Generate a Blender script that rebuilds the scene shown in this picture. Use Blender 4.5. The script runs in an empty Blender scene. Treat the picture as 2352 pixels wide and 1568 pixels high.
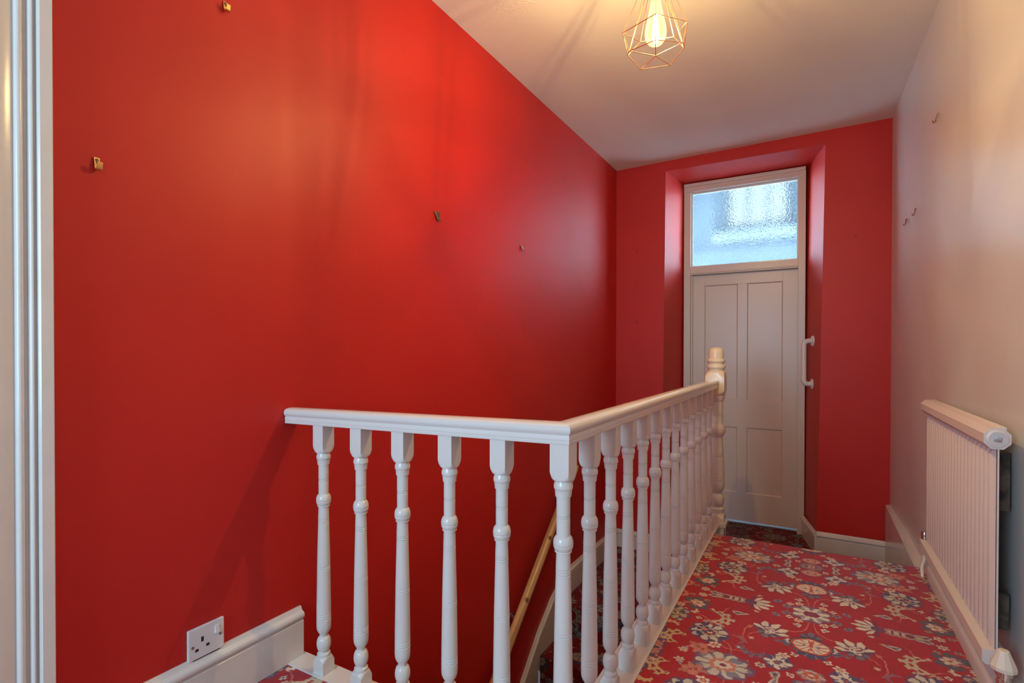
import bpy, bmesh, math, random
import numpy as np
from mathutils import Vector, Matrix

# ------------------------------------------------------------------ camera, world, lights, exposure
sc = bpy.context.scene
COL = sc.collection
PI = math.pi
random.seed(4)

def make_camera():
    yaw, pt, ro = map(math.radians, (29.94, -0.454, 0.071))
    F = Vector((-math.sin(yaw)*math.cos(pt), math.cos(yaw)*math.cos(pt), math.sin(pt)))
    R = Vector((math.cos(yaw), math.sin(yaw), 0)); U = R.cross(F)
    R, U = R*math.cos(ro)+U*math.sin(ro), U*math.cos(ro)-R*math.sin(ro)
    cd = bpy.data.cameras.new('camera'); co = bpy.data.objects.new('camera', cd); COL.objects.link(co)
    m = Matrix((R, U, -F)).transposed().to_4x4(); m.translation = Vector((1.57, 0, 1.053))
    co.matrix_world = m
    cd.sensor_width = 36.0; cd.lens = 1198.125/2352*36
    cd.shift_y = (815.69-784)/2352
    cd.clip_start = 0.02
    sc.camera = co
make_camera()

sc.view_settings.view_transform = 'Standard'; sc.view_settings.look = 'None'
sc.view_settings.gamma = 1.0; sc.view_settings.use_curve_mapping = False
sc.view_settings.exposure = -0.46
w = bpy.data.worlds.new('world'); sc.world = w; w.use_nodes = True
w.node_tree.nodes['Background'].inputs[0].default_value = (0.55, 0.75, 1.0, 1)
w.node_tree.nodes['Background'].inputs[1].default_value = 1.0

def area_light(name, loc, target, sx, sy, col, power, spread=180):
    d = bpy.data.lights.new(name, 'AREA'); d.shape = 'RECTANGLE'; d.size = sx; d.size_y = sy
    d.color = col; d.energy = power; d.spread = math.radians(spread)
    o = bpy.data.objects.new(name, d); COL.objects.link(o); o.location = loc
    o.rotation_euler = (Vector(target)-Vector(loc)).to_track_quat('-Z', 'Y').to_euler()
    return o
# daylight entering by the window in the wall behind the camera
area_light('daylight', (0.55, -1.72, 1.45), (0.9, 3.0, 1.0), 0.95, 1.35, (0.47, 0.78, 1.0), 92)
BULB_POWER = 88
# ------------------------------------------------------------------ helpers
def tag(o, label=None, cat=None, group=None, kind=None):
    if label: o['label'] = label
    if cat: o['category'] = cat
    if group: o['group'] = group
    if kind: o['kind'] = kind
    return o

def obj(name, bm, mat, parent=None, smooth=35, mats=None):
    me = bpy.data.meshes.new(name); bm.normal_update(); bm.to_mesh(me); bm.free()
    for m in (mats or [mat]): me.materials.append(m)
    if smooth:
        me.polygons.foreach_set('use_smooth', [True]*len(me.polygons))
        me.set_sharp_from_angle(angle=math.radians(smooth))
    o = bpy.data.objects.new(name, me); COL.objects.link(o)
    if parent: o.parent = parent
    return o

def empty(name, loc=(0, 0, 0), rz=0):
    o = bpy.data.objects.new(name, None); COL.objects.link(o); o.location = loc
    o.rotation_euler = (0, 0, rz); o.empty_display_size = 0.05
    return o

def B(): return bmesh.new()

def box(bm, x0, x1, y0, y1, z0, z1, bev=0.0, mi=0):
    vs = [bm.verts.new((x, y, z)) for z in (z0, z1) for x, y in ((x0, y0), (x1, y0), (x1, y1), (x0, y1))]
    fs = [bm.faces.new([vs[i] for i in q]) for q in ((0, 3, 2, 1), (4, 5, 6, 7), (0, 1, 5, 4), (1, 2, 6, 5), (2, 3, 7, 6), (3, 0, 4, 7))]
    for f in fs: f.material_index = mi
    if bev:
        es = list({e for f in fs for e in f.edges})
        bmesh.ops.bevel(bm, geom=es, offset=bev, segments=2, profile=0.6, affect='EDGES', clamp_overlap=True)

def poly(bm, pts):
    return bm.faces.new([bm.verts.new(p) for p in pts])

def prism(bm, prof, place, caps=True):
    """prof: list of 2-D points (closed); place(u, v, k) for each station k -> 3-D; stations in place.n"""
    rings = []
    for k in range(place.n):
        rings.append([bm.verts.new(place(u, v, k)) for u, v in prof])
    n = len(prof)
    for a, b in zip(rings, rings[1:]):
        for i in range(n):
            bm.faces.new((a[i], a[(i+1) % n], b[(i+1) % n], b[i]))
    if caps:
        bm.faces.new(rings[0][::-1]); bm.faces.new(rings[-1])
    bmesh.ops.recalc_face_normals(bm, faces=bm.faces[:])

def sweep(bm, prof, fn, n, caps=True):
    fn2 = lambda u, v, k: fn(u, v, k)
    class P:
        def __init__(s): s.n = n
        def __call__(s, u, v, k): return fn2(u, v, k)
    prism(bm, prof, P(), caps)

def lathe(bm, prof, seg=32, sq=None, loc=(0, 0, 0), cap=True):
    """prof: (z, r); sq: half side of the square stock the turning was cut from"""
    rings = []
    for z, r in prof:
        ring = []
        for i in range(seg):
            a = 2*PI*(i+0.5*0)/seg + PI/4
            c, s = math.cos(a), math.sin(a)
            rr = r if sq is None else min(r, sq/max(abs(c), abs(s)))
            ring.append(bm.verts.new((loc[0]+rr*c, loc[1]+rr*s, loc[2]+z)))
        rings.append(ring)
    for a, b in zip(rings, rings[1:]):
        for i in range(seg):
            j = (i+1) % seg
            bm.faces.new((a[i], a[j], b[j], b[i]))
    if cap:
        bm.faces.new(rings[0][::-1]); bm.faces.new(rings[-1])

def tube(bm, pts, r, seg=10, cap=True):
    pts = [Vector(p) for p in pts]; rs = r if isinstance(r, (list, tuple)) else [r]*len(pts)
    rings = []; up = None
    for i, p in enumerate(pts):
        d = (pts[min(i+1, len(pts)-1)]-pts[max(i-1, 0)]).normalized()
        if up is None: up = d.orthogonal().normalized()
        up = (up-d*up.dot(d)).normalized(); s = d.cross(up)
        rings.append([bm.verts.new(p+(up*math.cos(2*PI*k/seg)+s*math.sin(2*PI*k/seg))*rs[i]) for k in range(seg)])
    for a, b in zip(rings, rings[1:]):
        for i in range(seg):
            j = (i+1) % seg; bm.faces.new((a[i], a[j], b[j], b[i]))
    if cap:
        bm.faces.new(rings[0][::-1]); bm.faces.new(rings[-1])

def smooth_pts(pts, n=8):
    pts = [Vector(p) for p in pts]; out = []
    P = [pts[0]]+pts+[pts[-1]]
    for i in range(1, len(P)-2):
        for k in range(n):
            t = k/n; a, b, c, d = P[i-1], P[i], P[i+1], P[i+2]
            out.append(0.5*((2*b)+(c-a)*t+(2*a-5*b+4*c-d)*t*t+(3*b-a-3*c+d)*t**3))
    out.append(pts[-1]); return out

def copy_tree(o, parent=None):
    c = o.copy(); COL.objects.link(c); c.parent = parent
    for ch in list(o.children): copy_tree(ch, c)
    return c

# ------------------------------------------------------------------ materials
def mat(name, col, rough=0.5, metal=0.0, spec=0.5, bump=None, var=None, coat=0.0, sheen=0.0, trans=0.0, ior=1.5, brush=None):
    m = bpy.data.materials.new(name); m.use_nodes = True
    nt = m.node_tree; N = nt.nodes; L = nt.links; b = N['Principled BSDF']
    b.inputs['Base Color'].default_value = (*col, 1); b.inputs['Roughness'].default_value = rough
    b.inputs['Metallic'].default_value = metal; b.inputs['Specular IOR Level'].default_value = spec
    b.inputs['Coat Weight'].default_value = coat; b.inputs['Sheen Weight'].default_value = sheen
    b.inputs['Transmission Weight'].default_value = trans; b.inputs['IOR'].default_value = ior
    tc = N.new('ShaderNodeTexCoord'); last = None
    if bump:
        for sc_, st, dist in bump:
            n = N.new('ShaderNodeTexNoise'); n.inputs['Scale'].default_value = sc_; n.inputs['Detail'].default_value = 4
            L.new(tc.outputs['Object'], n.inputs['Vector'])
            bp = N.new('ShaderNodeBump'); bp.inputs['Strength'].default_value = st; bp.inputs['Distance'].default_value = dist
            L.new(n.outputs['Fac'], bp.inputs['Height'])
            if last: L.new(last, bp.inputs['Normal'])
            last = bp.outputs['Normal']
    if brush:  # long soft roller or brush strokes: stretched noise
        sx, sy, sz, st, dist = brush
        mp = N.new('ShaderNodeMapping'); mp.inputs['Scale'].default_value = (sx, sy, sz)
        L.new(tc.outputs['Object'], mp.inputs['Vector'])
        n = N.new('ShaderNodeTexNoise'); n.inputs['Scale'].default_value = 1; n.inputs['Detail'].default_value = 5
        L.new(mp.outputs['Vector'], n.inputs['Vector'])
        bp = N.new('ShaderNodeBump'); bp.inputs['Strength'].default_value = st; bp.inputs['Distance'].default_value = dist
        L.new(n.outputs['Fac'], bp.inputs['Height'])
        if last: L.new(last, bp.inputs['Normal'])
        last = bp.outputs['Normal']
    if last: L.new(last, b.inputs['Normal'])
    if var:
        col2, sc_, amt = var
        n = N.new('ShaderNodeTexNoise'); n.inputs['Scale'].default_value = sc_; n.inputs['Detail'].default_value = 6
        L.new(tc.outputs['Object'], n.inputs['Vector'])
        r = N.new('ShaderNodeValToRGB'); r.color_ramp.elements[0].position = 0.5-amt; r.color_ramp.elements[1].position = 0.5+amt
        r.color_ramp.elements[0].color = (*col, 1); r.color_ramp.elements[1].color = (*col2, 1)
        L.new(n.outputs['Fac'], r.inputs['Fac']); L.new(r.outputs['Color'], b.inputs['Base Color'])
    return m

M = {}
M['red'] = mat('red_eggshell_paint', (0.52, 0.0175, 0.0115), 0.48, spec=0.36, bump=[(1.3, 0.25, 0.03), (9, 0.12, 0.004), (220, 0.1, 0.0006)],
               var=((0.48, 0.014, 0.010), 2.2, 0.2), brush=(60, 6, 1.5, 0.15, 0.0008))
M['wall'] = mat('pale_silk_paint', (0.66, 0.64, 0.625), 0.30, spec=0.6, bump=[(1.6, 0.3, 0.03), (12, 0.15, 0.003), (240, 0.1, 0.0005)],
                var=((0.62, 0.60, 0.58), 2.6, 0.2), brush=(40, 14, 0.9, 0.2, 0.001))
M['ceil'] = mat('matt_ceiling_paint', (0.80, 0.77, 0.72), 0.75, spec=0.3, bump=[(1.4, 0.3, 0.03), (16, 0.2, 0.003)],
                var=((0.77, 0.74, 0.69), 2, 0.2))
M['gloss'] = mat('white_gloss_paint', (0.70, 0.68, 0.65), 0.22, spec=0.5, bump=[(14, 0.15, 0.0015), (90, 0.1, 0.0004)],
                 var=((0.66, 0.635, 0.60), 7, 0.2))
M['rail_gloss'] = mat('fresh_white_gloss', (0.70, 0.68, 0.65), 0.10, spec=0.6, bump=[(14, 0.1, 0.0008)])
M['cream'] = mat('cream_gloss_paint', (0.80, 0.69, 0.52), 0.22, spec=0.5, bump=[(14, 0.15, 0.0015)])
M['door'] = mat('white_satin_door_paint', (0.64, 0.575, 0.52), 0.32, spec=0.5, bump=[(16, 0.15, 0.0015), (80, 0.12, 0.0006)], brush=(90, 90, 2.5, 0.2, 0.0004))
M['rad'] = mat('radiator_enamel', (0.70, 0.63, 0.59), 0.35, spec=0.5, bump=[(60, 0.1, 0.0004)])
M['chrome'] = mat('chrome', (0.75, 0.75, 0.77), 0.12, metal=1)
M['brass'] = mat('brass', (0.80, 0.50, 0.18), 0.28, metal=1, bump=[(120, 0.2, 0.0004)])
M['bronze'] = mat('tarnished_brass', (0.20, 0.12, 0.06), 0.45, metal=0.8, bump=[(120, 0.2, 0.0004)])
M['copper'] = mat('copper_wire', (0.98, 0.62, 0.36), 0.2, metal=1)
M['steel'] = mat('dull_steel', (0.5, 0.5, 0.5), 0.35, metal=1)
M['plastic'] = mat('white_plastic', (0.74, 0.73, 0.73), 0.3)
M['ivory'] = mat('aged_ivory_plastic', (0.74, 0.68, 0.56), 0.35)
M['dark'] = mat('dark_recess', (0.02, 0.018, 0.016), 0.6)
M['dust'] = mat('dusty_brown_metal', (0.14, 0.10, 0.07), 0.8, var=((0.05, 0.035, 0.03), 30, 0.1))
M['mark'] = mat('painted_over_plug', (0.40, 0.012, 0.012), 0.5)
M['sill'] = mat('faded_sill_paint', (0.17, 0.20, 0.215), 0.6)
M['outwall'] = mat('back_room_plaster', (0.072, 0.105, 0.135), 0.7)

# pine: stretched rings, with knots
def pine():
    m = bpy.data.materials.new('varnished_pine'); m.use_nodes = True
    N = m.node_tree.nodes; L = m.node_tree.links; b = N['Principled BSDF']
    tc = N.new('ShaderNodeTexCoord'); mp = N.new('ShaderNodeMapping'); mp.inputs['Scale'].default_value = (60, 60, 2.0)
    L.new(tc.outputs['Object'], mp.inputs['Vector'])
    n = N.new('ShaderNodeTexNoise'); n.inputs['Scale'].default_value = 1; n.inputs['Detail'].default_value = 5
    L.new(mp.outputs['Vector'], n.inputs['Vector'])
    r = N.new('ShaderNodeValToRGB'); r.color_ramp.elements[0].color = (0.42, 0.20, 0.07, 1); r.color_ramp.elements[1].color = (0.66, 0.38, 0.16, 1)
    r.color_ramp.elements[0].position = 0.35; r.color_ramp.elements[1].position = 0.62
    L.new(n.outputs['Fac'], r.inputs['Fac'])
    last = r.outputs['Color']
    for kz, kn in ((0.60, 0), (1.02, 1), (1.5, 2)):
        s = N.new('ShaderNodeVectorMath'); s.operation = 'DISTANCE'
        s.name = 'knot_%d' % kn; s.inputs[1].default_value = (0.022, 0, -kz)
        L.new(tc.outputs['Object'], s.inputs[0])
        mr = N.new('ShaderNodeMapRange'); mr.inputs['From Min'].default_value = 0.010; mr.inputs['From Max'].default_value = 0.019
        L.new(s.outputs['Value'], mr.inputs['Value'])
        mx = N.new('ShaderNodeMix'); mx.data_type = 'RGBA'
        L.new(mr.outputs['Result'], mx.inputs['Factor']); mx.inputs[6].default_value = (0.16, 0.055, 0.02, 1)
        L.new(last, mx.inputs[7]); last = mx.outputs[2]
    L.new(last, b.inputs['Base Color']); b.inputs['Roughness'].default_value = 0.28
    return m
M['pine'] = pine()

def attr_carpet(name, rough=0.85, sheen=0.40, gain=1.0):
    m = bpy.data.materials.new(name); m.use_nodes = True
    N = m.node_tree.nodes; L = m.node_tree.links; b = N['Principled BSDF']
    a = N.new('ShaderNodeVertexColor'); a.layer_name = 'weave'
    tc = N.new('ShaderNodeTexCoord')
    n = N.new('ShaderNodeTexNoise'); n.inputs['Scale'].default_value = 420; n.inputs['Detail'].default_value = 2
    L.new(tc.outputs['Object'], n.inputs['Vector'])
    n2 = N.new('ShaderNodeTexNoise'); n2.inputs['Scale'].default_value = 9; n2.inputs['Detail'].default_value = 4
    L.new(tc.outputs['Object'], n2.inputs['Vector'])
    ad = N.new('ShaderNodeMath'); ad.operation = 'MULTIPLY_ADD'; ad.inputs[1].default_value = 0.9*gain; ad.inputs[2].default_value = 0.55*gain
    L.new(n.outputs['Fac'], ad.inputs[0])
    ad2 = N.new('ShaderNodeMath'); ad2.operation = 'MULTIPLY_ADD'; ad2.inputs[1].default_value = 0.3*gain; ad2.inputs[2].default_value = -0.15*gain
    L.new(n2.outputs['Fac'], ad2.inputs[0])
    ad3 = N.new('ShaderNodeMath'); L.new(ad.outputs[0], ad3.inputs[0]); L.new(ad2.outputs[0], ad3.inputs[1])
    mu = N.new('ShaderNodeVectorMath'); mu.operation = 'SCALE'
    L.new(a.outputs['Color'], mu.inputs[0]); L.new(ad3.outputs[0], mu.inputs['Scale'])
    L.new(mu.outputs['Vector'], b.inputs['Base Color'])
    b.inputs['Roughness'].default_value = rough; b.inputs['Specular IOR Level'].default_value = 0.25
    b.inputs['Sheen Weight'].default_value = sheen; b.inputs['Sheen Roughness'].default_value = 0.4
    b.inputs['Sheen Tint'].default_value = (1.0, 0.75, 0.75, 1)
    bp = N.new('ShaderNodeBump'); bp.inputs['Strength'].default_value = 0.5; bp.inputs['Distance'].default_value = 0.002
    L.new(n.outputs['Fac'], bp.inputs['Height']); L.new(bp.outputs['Normal'], b.inputs['Normal'])
    return m
M['carpet'] = attr_carpet('floral_wool_carpet')
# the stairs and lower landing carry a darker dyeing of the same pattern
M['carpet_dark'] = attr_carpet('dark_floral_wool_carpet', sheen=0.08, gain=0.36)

def obscured_glass():
    m = bpy.data.materials.new('obscured_glass'); m.use_nodes = True
    N = m.node_tree.nodes; L = m.node_tree.links
    for n in list(N):
        if n.type != 'OUTPUT_MATERIAL': N.remove(n)
    out = [n for n in N if n.type == 'OUTPUT_MATERIAL'][0]
    rf = N.new('ShaderNodeBsdfRefraction'); rf.inputs['Roughness'].default_value = 0.115; rf.inputs['IOR'].default_value = 1.12
    rf.inputs['Color'].default_value = (0.90, 0.97, 1.0, 1)
    tr = N.new('ShaderNodeBsdfTranslucent'); tr.inputs['Color'].default_value = (0.85, 0.95, 1.0, 1)
    gl = N.new('ShaderNodeBsdfGlossy'); gl.inputs['Roughness'].default_value = 0.15
    tc = N.new('ShaderNodeTexCoord'); n = N.new('ShaderNodeTexVoronoi'); n.inputs['Scale'].default_value = 85; n.feature = 'SMOOTH_F1'
    L.new(tc.outputs['Object'], n.inputs['Vector'])
    bp = N.new('ShaderNodeBump'); bp.inputs['Strength'].default_value = 0.9; bp.inputs['Distance'].default_value = 0.005
    L.new(n.outputs['Distance'], bp.inputs['Height'])
    for s in (rf, gl): L.new(bp.outputs['Normal'], s.inputs['Normal'])
    a = N.new('ShaderNodeMixShader'); a.inputs[0].default_value = 0.04
    L.new(rf.outputs[0], a.inputs[1]); L.new(tr.outputs[0], a.inputs[2])
    c = N.new('ShaderNodeMixShader'); c.inputs[0].default_value = 0.05
    L.new(a.outputs[0], c.inputs[1]); L.new(gl.outputs[0], c.inputs[2]); L.new(c.outputs[0], out.inputs[0])
    return m
M['obscured'] = obscured_glass()

def emit(name, col, strength):
    m = bpy.data.materials.new(name); m.use_nodes = True
    N = m.node_tree.nodes; L = m.node_tree.links; N.remove(N['Principled BSDF'])
    e = N.new('ShaderNodeEmission'); e.inputs[0].default_value = (*col, 1); e.inputs[1].default_value = strength
    L.new(e.outputs[0], [n for n in N if n.type == 'OUTPUT_MATERIAL'][0].inputs[0]); return m
M['sky_pane'] = emit('sky_through_window', (0.72, 0.90, 1.0), 1.6)
M['side_glow'] = emit('added_side_window_glow', (0.66, 0.84, 1.0), 40.0)  # strong glow for the added side windows, out of view
M['filament'] = emit('glowing_filament', (1.0, 0.66, 0.26), 55)

def bulb_glass():
    m = bpy.data.materials.new('bulb_glass'); m.use_nodes = True
    N = m.node_tree.nodes; L = m.node_tree.links
    b = N['Principled BSDF']; out = [n for n in N if n.type == 'OUTPUT_MATERIAL'][0]
    tr = N.new('ShaderNodeBsdfTransparent'); tr.inputs[0].default_value = (1.0, 0.93, 0.8, 1)
    em = N.new('ShaderNodeEmission'); em.inputs[0].default_value = (1.0, 0.60, 0.20, 1); em.inputs[1].default_value = 1.2
    gl = N.new('ShaderNodeBsdfGlossy'); gl.inputs['Roughness'].default_value = 0.03
    lw = N.new('ShaderNodeLayerWeight'); lw.inputs[0].default_value = 0.25
    a = N.new('ShaderNodeMixShader'); L.new(lw.outputs['Fresnel'], a.inputs[0]); L.new(tr.outputs[0], a.inputs[1]); L.new(gl.outputs[0], a.inputs[2])
    s = N.new('ShaderNodeAddShader'); L.new(a.outputs[0], s.inputs[0]); L.new(em.outputs[0], s.inputs[1])
    L.new(s.outputs[0], out.inputs[0]); N.remove(b); return m
M['bulb'] = bulb_glass()

# ------------------------------------------------------------------ carpet pattern (woven print, mirror repeat)
RED = np.array((0.36, 0.009, 0.014)); CREAM = np.array((0.66, 0.61, 0.50)); BEIGE = np.array((0.50, 0.36, 0.19))
NAVY = np.array((0.055, 0.055, 0.13)); PLUM = np.array((0.20, 0.03, 0.065)); BLUEGREY = np.array((0.20, 0.21, 0.27))
PINK = np.array((0.52, 0.20, 0.14)); BRICK = np.array((0.48, 0.07, 0.03)); OLIVE = np.array((0.34, 0.28, 0.17))

def weave(x, y, x0=1.571, y0=2.40, px=0.545, py=0.535):
    """carpet colour at floor points: motifs in one quarter repeat, mirrored both ways"""
    def tri(t, p):
        t = np.abs(t) % (2*p); return np.where(t > p, 2*p-t, t)
    x = (x-1.57)/1.019+1.57; y = y/1.019
    u0 = tri(x-x0, px); v0 = tri(y-y0, py)
    # slight hand-drawn waviness
    u = u0+0.0022*np.sin(95*v0+3*u0)+0.0012*np.sin(260*v0); v = v0+0.0022*np.sin(88*u0+1.3)+0.0012*np.sin(230*u0+60*v0)
    c = np.tile(RED, (len(u), 1))
    def put(mask, col):
        c[mask] = col
    def local(cu, cv, rot=0.0, sx=1.0, sy=1.0):
        a = math.radians(rot); du = u-cu; dv = v-cv
        p = (du*math.cos(a)+dv*math.sin(a))/sx; q = (-du*math.sin(a)+dv*math.cos(a))/sy
        return p, q, np.hypot(p, q), np.arctan2(q, p)
    def petals(th, n, k=0.3, ph=0.0, sharp=1.0):
        return 1-k*(1-np.abs(np.cos(n*(th-ph)/2))**sharp)
    def blotch(p, q, f, ph): return np.sin(f*p+ph)*np.sin(f*q+1.7*ph)
    # thin tendrils first
    def arc(cu, cv, r, a0, a1, wd, col):
        p, q, d, th = local(cu, cv); t = (np.degrees(th)-a0) % 360
        put((np.abs(d-r) < wd*(0.5+0.5*np.sin(np.pi*np.clip(t/(a1-a0), 0, 1)))) & (t < (a1-a0)), col)
    for a in ((0.10, 0.10, 0.09, 90, 200), (0.30, 0.08, 0.10, 200, 330), (0.25, 0.30, 0.12, 20, 130), (0.42, 0.30, 0.09, 120, 260),
              (0.12, 0.33, 0.10, 220, 330), (0.34, 0.45, 0.10, 170, 300), (0.08, 0.28, 0.14, -50, 30), (0.22, 0.16, 0.09, -40, 60)):
        arc(*a, 0.0022, PINK*0.9+RED*0.2)
    def scroll(cu, cv, r, a0, a1, wd, col, rim=None):
        p, q, d, th = local(cu, cv); t = (np.degrees(th)-a0) % 360; s = np.clip(t/(a1-a0), 0, 1)
        tooth = 1+0.35*np.sign(np.sin(s*40))*(d > r)
        wd = wd*1.45 if wd > 0.008 else wd*1.3
        wdt = wd*np.sin(np.pi*(0.08+0.9*s))*tooth
        m = (t < (a1-a0)) & (np.abs(d-r) < wdt); put(m, col)
        if rim is not None: put((t < (a1-a0)) & (np.abs(d-r) < wdt*0.30) & (np.sin(s*34) > -0.2), rim)
    def rosette(cu, cv, R, n, cols, k=0.28, ph=0.0, rot=0, sx=1, sy=1):
        p, q, d, th = local(cu, cv, rot, sx, sy)
        R = R*1.14
        put(d < R*1.13*petals(th, n, k*0.6, ph+0.15), NAVY*0.5+PLUM*0.5+cols[1]*0.2)
        m0 = d < R*petals(th, n, k, ph)
        put(m0, cols[0])
        vein = (np.abs(np.sin(n*(th-ph)/2)) > 0.93)
        put(m0 & vein & (d > R*0.35), cols[1])
        put(m0 & (blotch(p, q, 3.2/R*1.6, ph+n) > 0.35) & (d > R*0.4), cols[1])
        put(d < R*0.52*petals(th, n, k*0.8, ph+0.4), cols[2])
        put(d < R*0.34*petals(th, max(4, n-2), k, ph), cols[3])
        put(d < R*0.14, cols[4])
    def lotus(cu, cv, R, rot, cols, spread=75, n=7):
        # fan of pointed petals opening along +p
        R = R*1.18
        p, q, d, th = local(cu, cv, rot)
        tt = np.degrees(th); ok = np.abs(tt) < spread
        k = np.abs(np.cos(np.radians(tt)*n*90/spread/1.0*0.5))
        L1 = R*(0.62+0.38*k**1.5)*(1-0.25*(np.abs(tt)/spread)**2)
        put((np.abs(tt) < spread+25) & (d < 0.78*R*(0.6+0.4*np.abs(np.sin(np.radians(tt)*n*0.6)))), cols[1])
        put(ok & (d < L1), cols[0])
        put(ok & (d < L1) & (k < 0.35) & (d > 0.3*R), cols[1])
        put(ok & (d < 0.62*L1), cols[2])
        put(ok & (d < 0.62*L1) & (k > 0.8), cols[0])
        put(d < 0.26*R, cols[3]); put(d < 0.13*R, cols[0])
    # scrolls (serrated crescents)
    scroll(0.335, 0.205, 0.046, 70, 290, 0.015, OLIVE*0.7+CREAM*0.35, RED)
    scroll(0.430, 0.435, 0.036, -130, 110, 0.015, BEIGE, RED*0.6)
    scroll(0.175, 0.385, 0.034, -20, 190, 0.009, PLUM*0.6+BLUEGREY*0.5, NAVY)
    scroll(0.360, 0.495, 0.030, 150, 360, 0.006, BLUEGREY+0.08)
    scroll(0.455, 0.105, 0.030, 60, 230, 0.006, OLIVE)
    scroll(0.425, 0.190, 0.022, 0, 250, 0.006, CREAM*0.9)
    scroll(0.245, 0.345, 0.030, 120, 300, 0.006, PLUM+0.08)
    scroll(0.470, 0.350, 0.024, 180, 400, 0.007, BEIGE)
    scroll(0.500, 0.055, 0.030, 90, 270, 0.007, PINK)
    scroll(0.215, 0.470, 0.026, 0, 200, 0.006, PINK)
    # buds (tear drops)
    for cu, cv, rt in ((0.258, 0.125, 185), (0.10, 0.505, 90), (0.365, 0.015, 180)):
        p, q, d, th = local(cu, cv, rt)
        m = (p > -0.020) & (p < 0.050) & (np.abs(q) < 0.017*np.sqrt(np.clip((p+0.020)/0.02, 0, 1))*np.clip((0.050-p)/0.05, 0, 1))
        put(m, CREAM*0.75); p2 = p+0.002
        put((p2 > -0.010) & (p2 < 0.040) & (np.abs(q) < 0.011*np.clip((0.040-p2)/0.05, 0, 1)), BLUEGREY)
        put((np.hypot(p, q*1.3) < 0.007), PLUM)
    # round roses
    rosette(0.332, 0.338, 0.058, 9, (CREAM*0.78, NAVY, OLIVE+0.05, PLUM, CREAM), 0.22)
    p, q, d, th = local(0.352, 0.325); put((d < 0.026) & (np.sin(5*th) > -0.3), NAVY*1.1); put(d < 0.011, PINK)
    rosette(0.258, 0.535, 0.066, 10, (CREAM*0.8, BLUEGREY, PINK, CREAM*0.9, PLUM), 0.25, sx=1.2)
    rosette(0.098, 0.425, 0.039, 8, (CREAM, NAVY*1.3, CREAM*0.9, NAVY*1.5, BRICK), 0.32)
    rosette(0.0, 0.455, 0.030, 7, (PINK, CREAM*0.8, BRICK, PINK, CREAM), 0.25, sx=1.15)
    rosette(0.0, 0.535, 0.036, 8, (PINK*0.9, BLUEGREY, PLUM, CREAM*0.8, BRICK), 0.3, sx=1.3)
    lotus(0.425, 0.128, 0.060, 205, (BLUEGREY*0.45, BLUEGREY*0.4, CREAM*0.9, PINK), 120, 9)
    rosette(0.412, 0.122, 0.026, 6, (CREAM*0.85+0.04, PINK, CREAM*0.85, PINK, BRICK), 0.3)
    rosette(0.478, 0.245, 0.050, 7, (OLIVE+0.06, NAVY, OLIVE*0.7, BEIGE, NAVY), 0.35)
    rosette(0.535, 0.39, 0.050, 7, (OLIVE+0.04, NAVY, BEIGE, OLIVE, NAVY), 0.35)
    rosette(0.500, 0.505, 0.042, 10, (PINK, NAVY*1.2, PINK*0.8, NAVY, OLIVE), 0.35)
    rosette(0.545, 0.02, 0.042, 8, (OLIVE, NAVY, BEIGE, PINK, NAVY), 0.3)
    lotus(0.335, 0.445, 0.052, 70, (PINK, PINK*0.8, RED, PINK), 60, 6)
    # double motif on the star row: fan head, waist, oval body, tail
    lotus(0.222, 0.0, 0.075, 180, (CREAM, PLUM*0.9, CREAM*0.55+PLUM*0.3, NAVY), 62, 9)
    p, q, d, th = local(0.285, 0.0)
    e = np.hypot(p/0.062, q/0.026)
    put(e < 1, BLUEGREY+0.03); put(e < 0.88, CREAM*0.6); put(e < 0.78, PINK*0.75+0.04); put((e < 0.55), CREAM*0.75)
    put((e < 0.62) & (np.sin(p*260) > 0.5), PLUM); put(np.hypot((p-0.035)/0.016, q/0.012) < 1, PLUM)
    put((p > 0.055) & (p < 0.095) & (np.abs(q) < 0.012*(1-(p-0.055)/0.04)), BEIGE)
    put(np.hypot((u-0.226)/0.020, v/0.022) < 1, NAVY*0.6+PLUM*0.6)
    # wing palmettes
    lotus(0.140, 0.222, 0.070, -112, (CREAM*0.95, NAVY*0.7+PLUM*0.5, PLUM*0.9+0.03, CREAM*0.8), 82, 9)
    lotus(0.140, 0.232, 0.036, 75, (BLUEGREY*0.8, NAVY, PLUM, CREAM), 90, 5)
    rosette(0.139, 0.200, 0.016, 6, (CREAM, PLUM, CREAM, PLUM, CREAM), 0.4)
    # axis palmette
    p, q, d, th = local(0.0, 0.26)
    for sx_, sy_, col in ((0.125, 0.060, BLUEGREY*0.75), (0.110, 0.045, NAVY*1.2), (0.090, 0.026, CREAM*0.75)):
        put((np.abs(q-0.012) < sy_*(1-np.abs(p)/sx_)*(0.75+0.25*np.sign(np.sin(p*180)))) & (np.abs(p) < sx_), col)
    lotus(0.0, 0.295, 0.052, 90, (NAVY*1.2, BLUEGREY*0.8, NAVY, BLUEGREY), 85, 7)
    lotus(0.0, 0.205, 0.040, -90, (BLUEGREY*0.7, NAVY, PLUM, NAVY), 70, 5)
    put((np.abs(np.abs(p)-0.068) < 0.014) & (np.abs(q+0.004) < 0.018*(1-np.abs(np.abs(p)-0.068)/0.014)), CREAM*0.95)
    e = np.hypot(p/0.064, q/0.053); put(e < 1.1, NAVY); put(e < 1, BRICK); put(e < 0.86, CREAM*0.95)
    e2 = np.hypot(p/0.053, (q)/0.043)
    put((e2 < 1) & (np.abs(np.sin(6*th)) > 0.93), BRICK*1.1); put((np.abs(p) < 0.004) & (np.abs(q) < 0.035), BRICK)
    put((np.hypot((np.abs(p)-0.020)/0.006, (q)/0.007) < 1), BLUEGREY)
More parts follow.
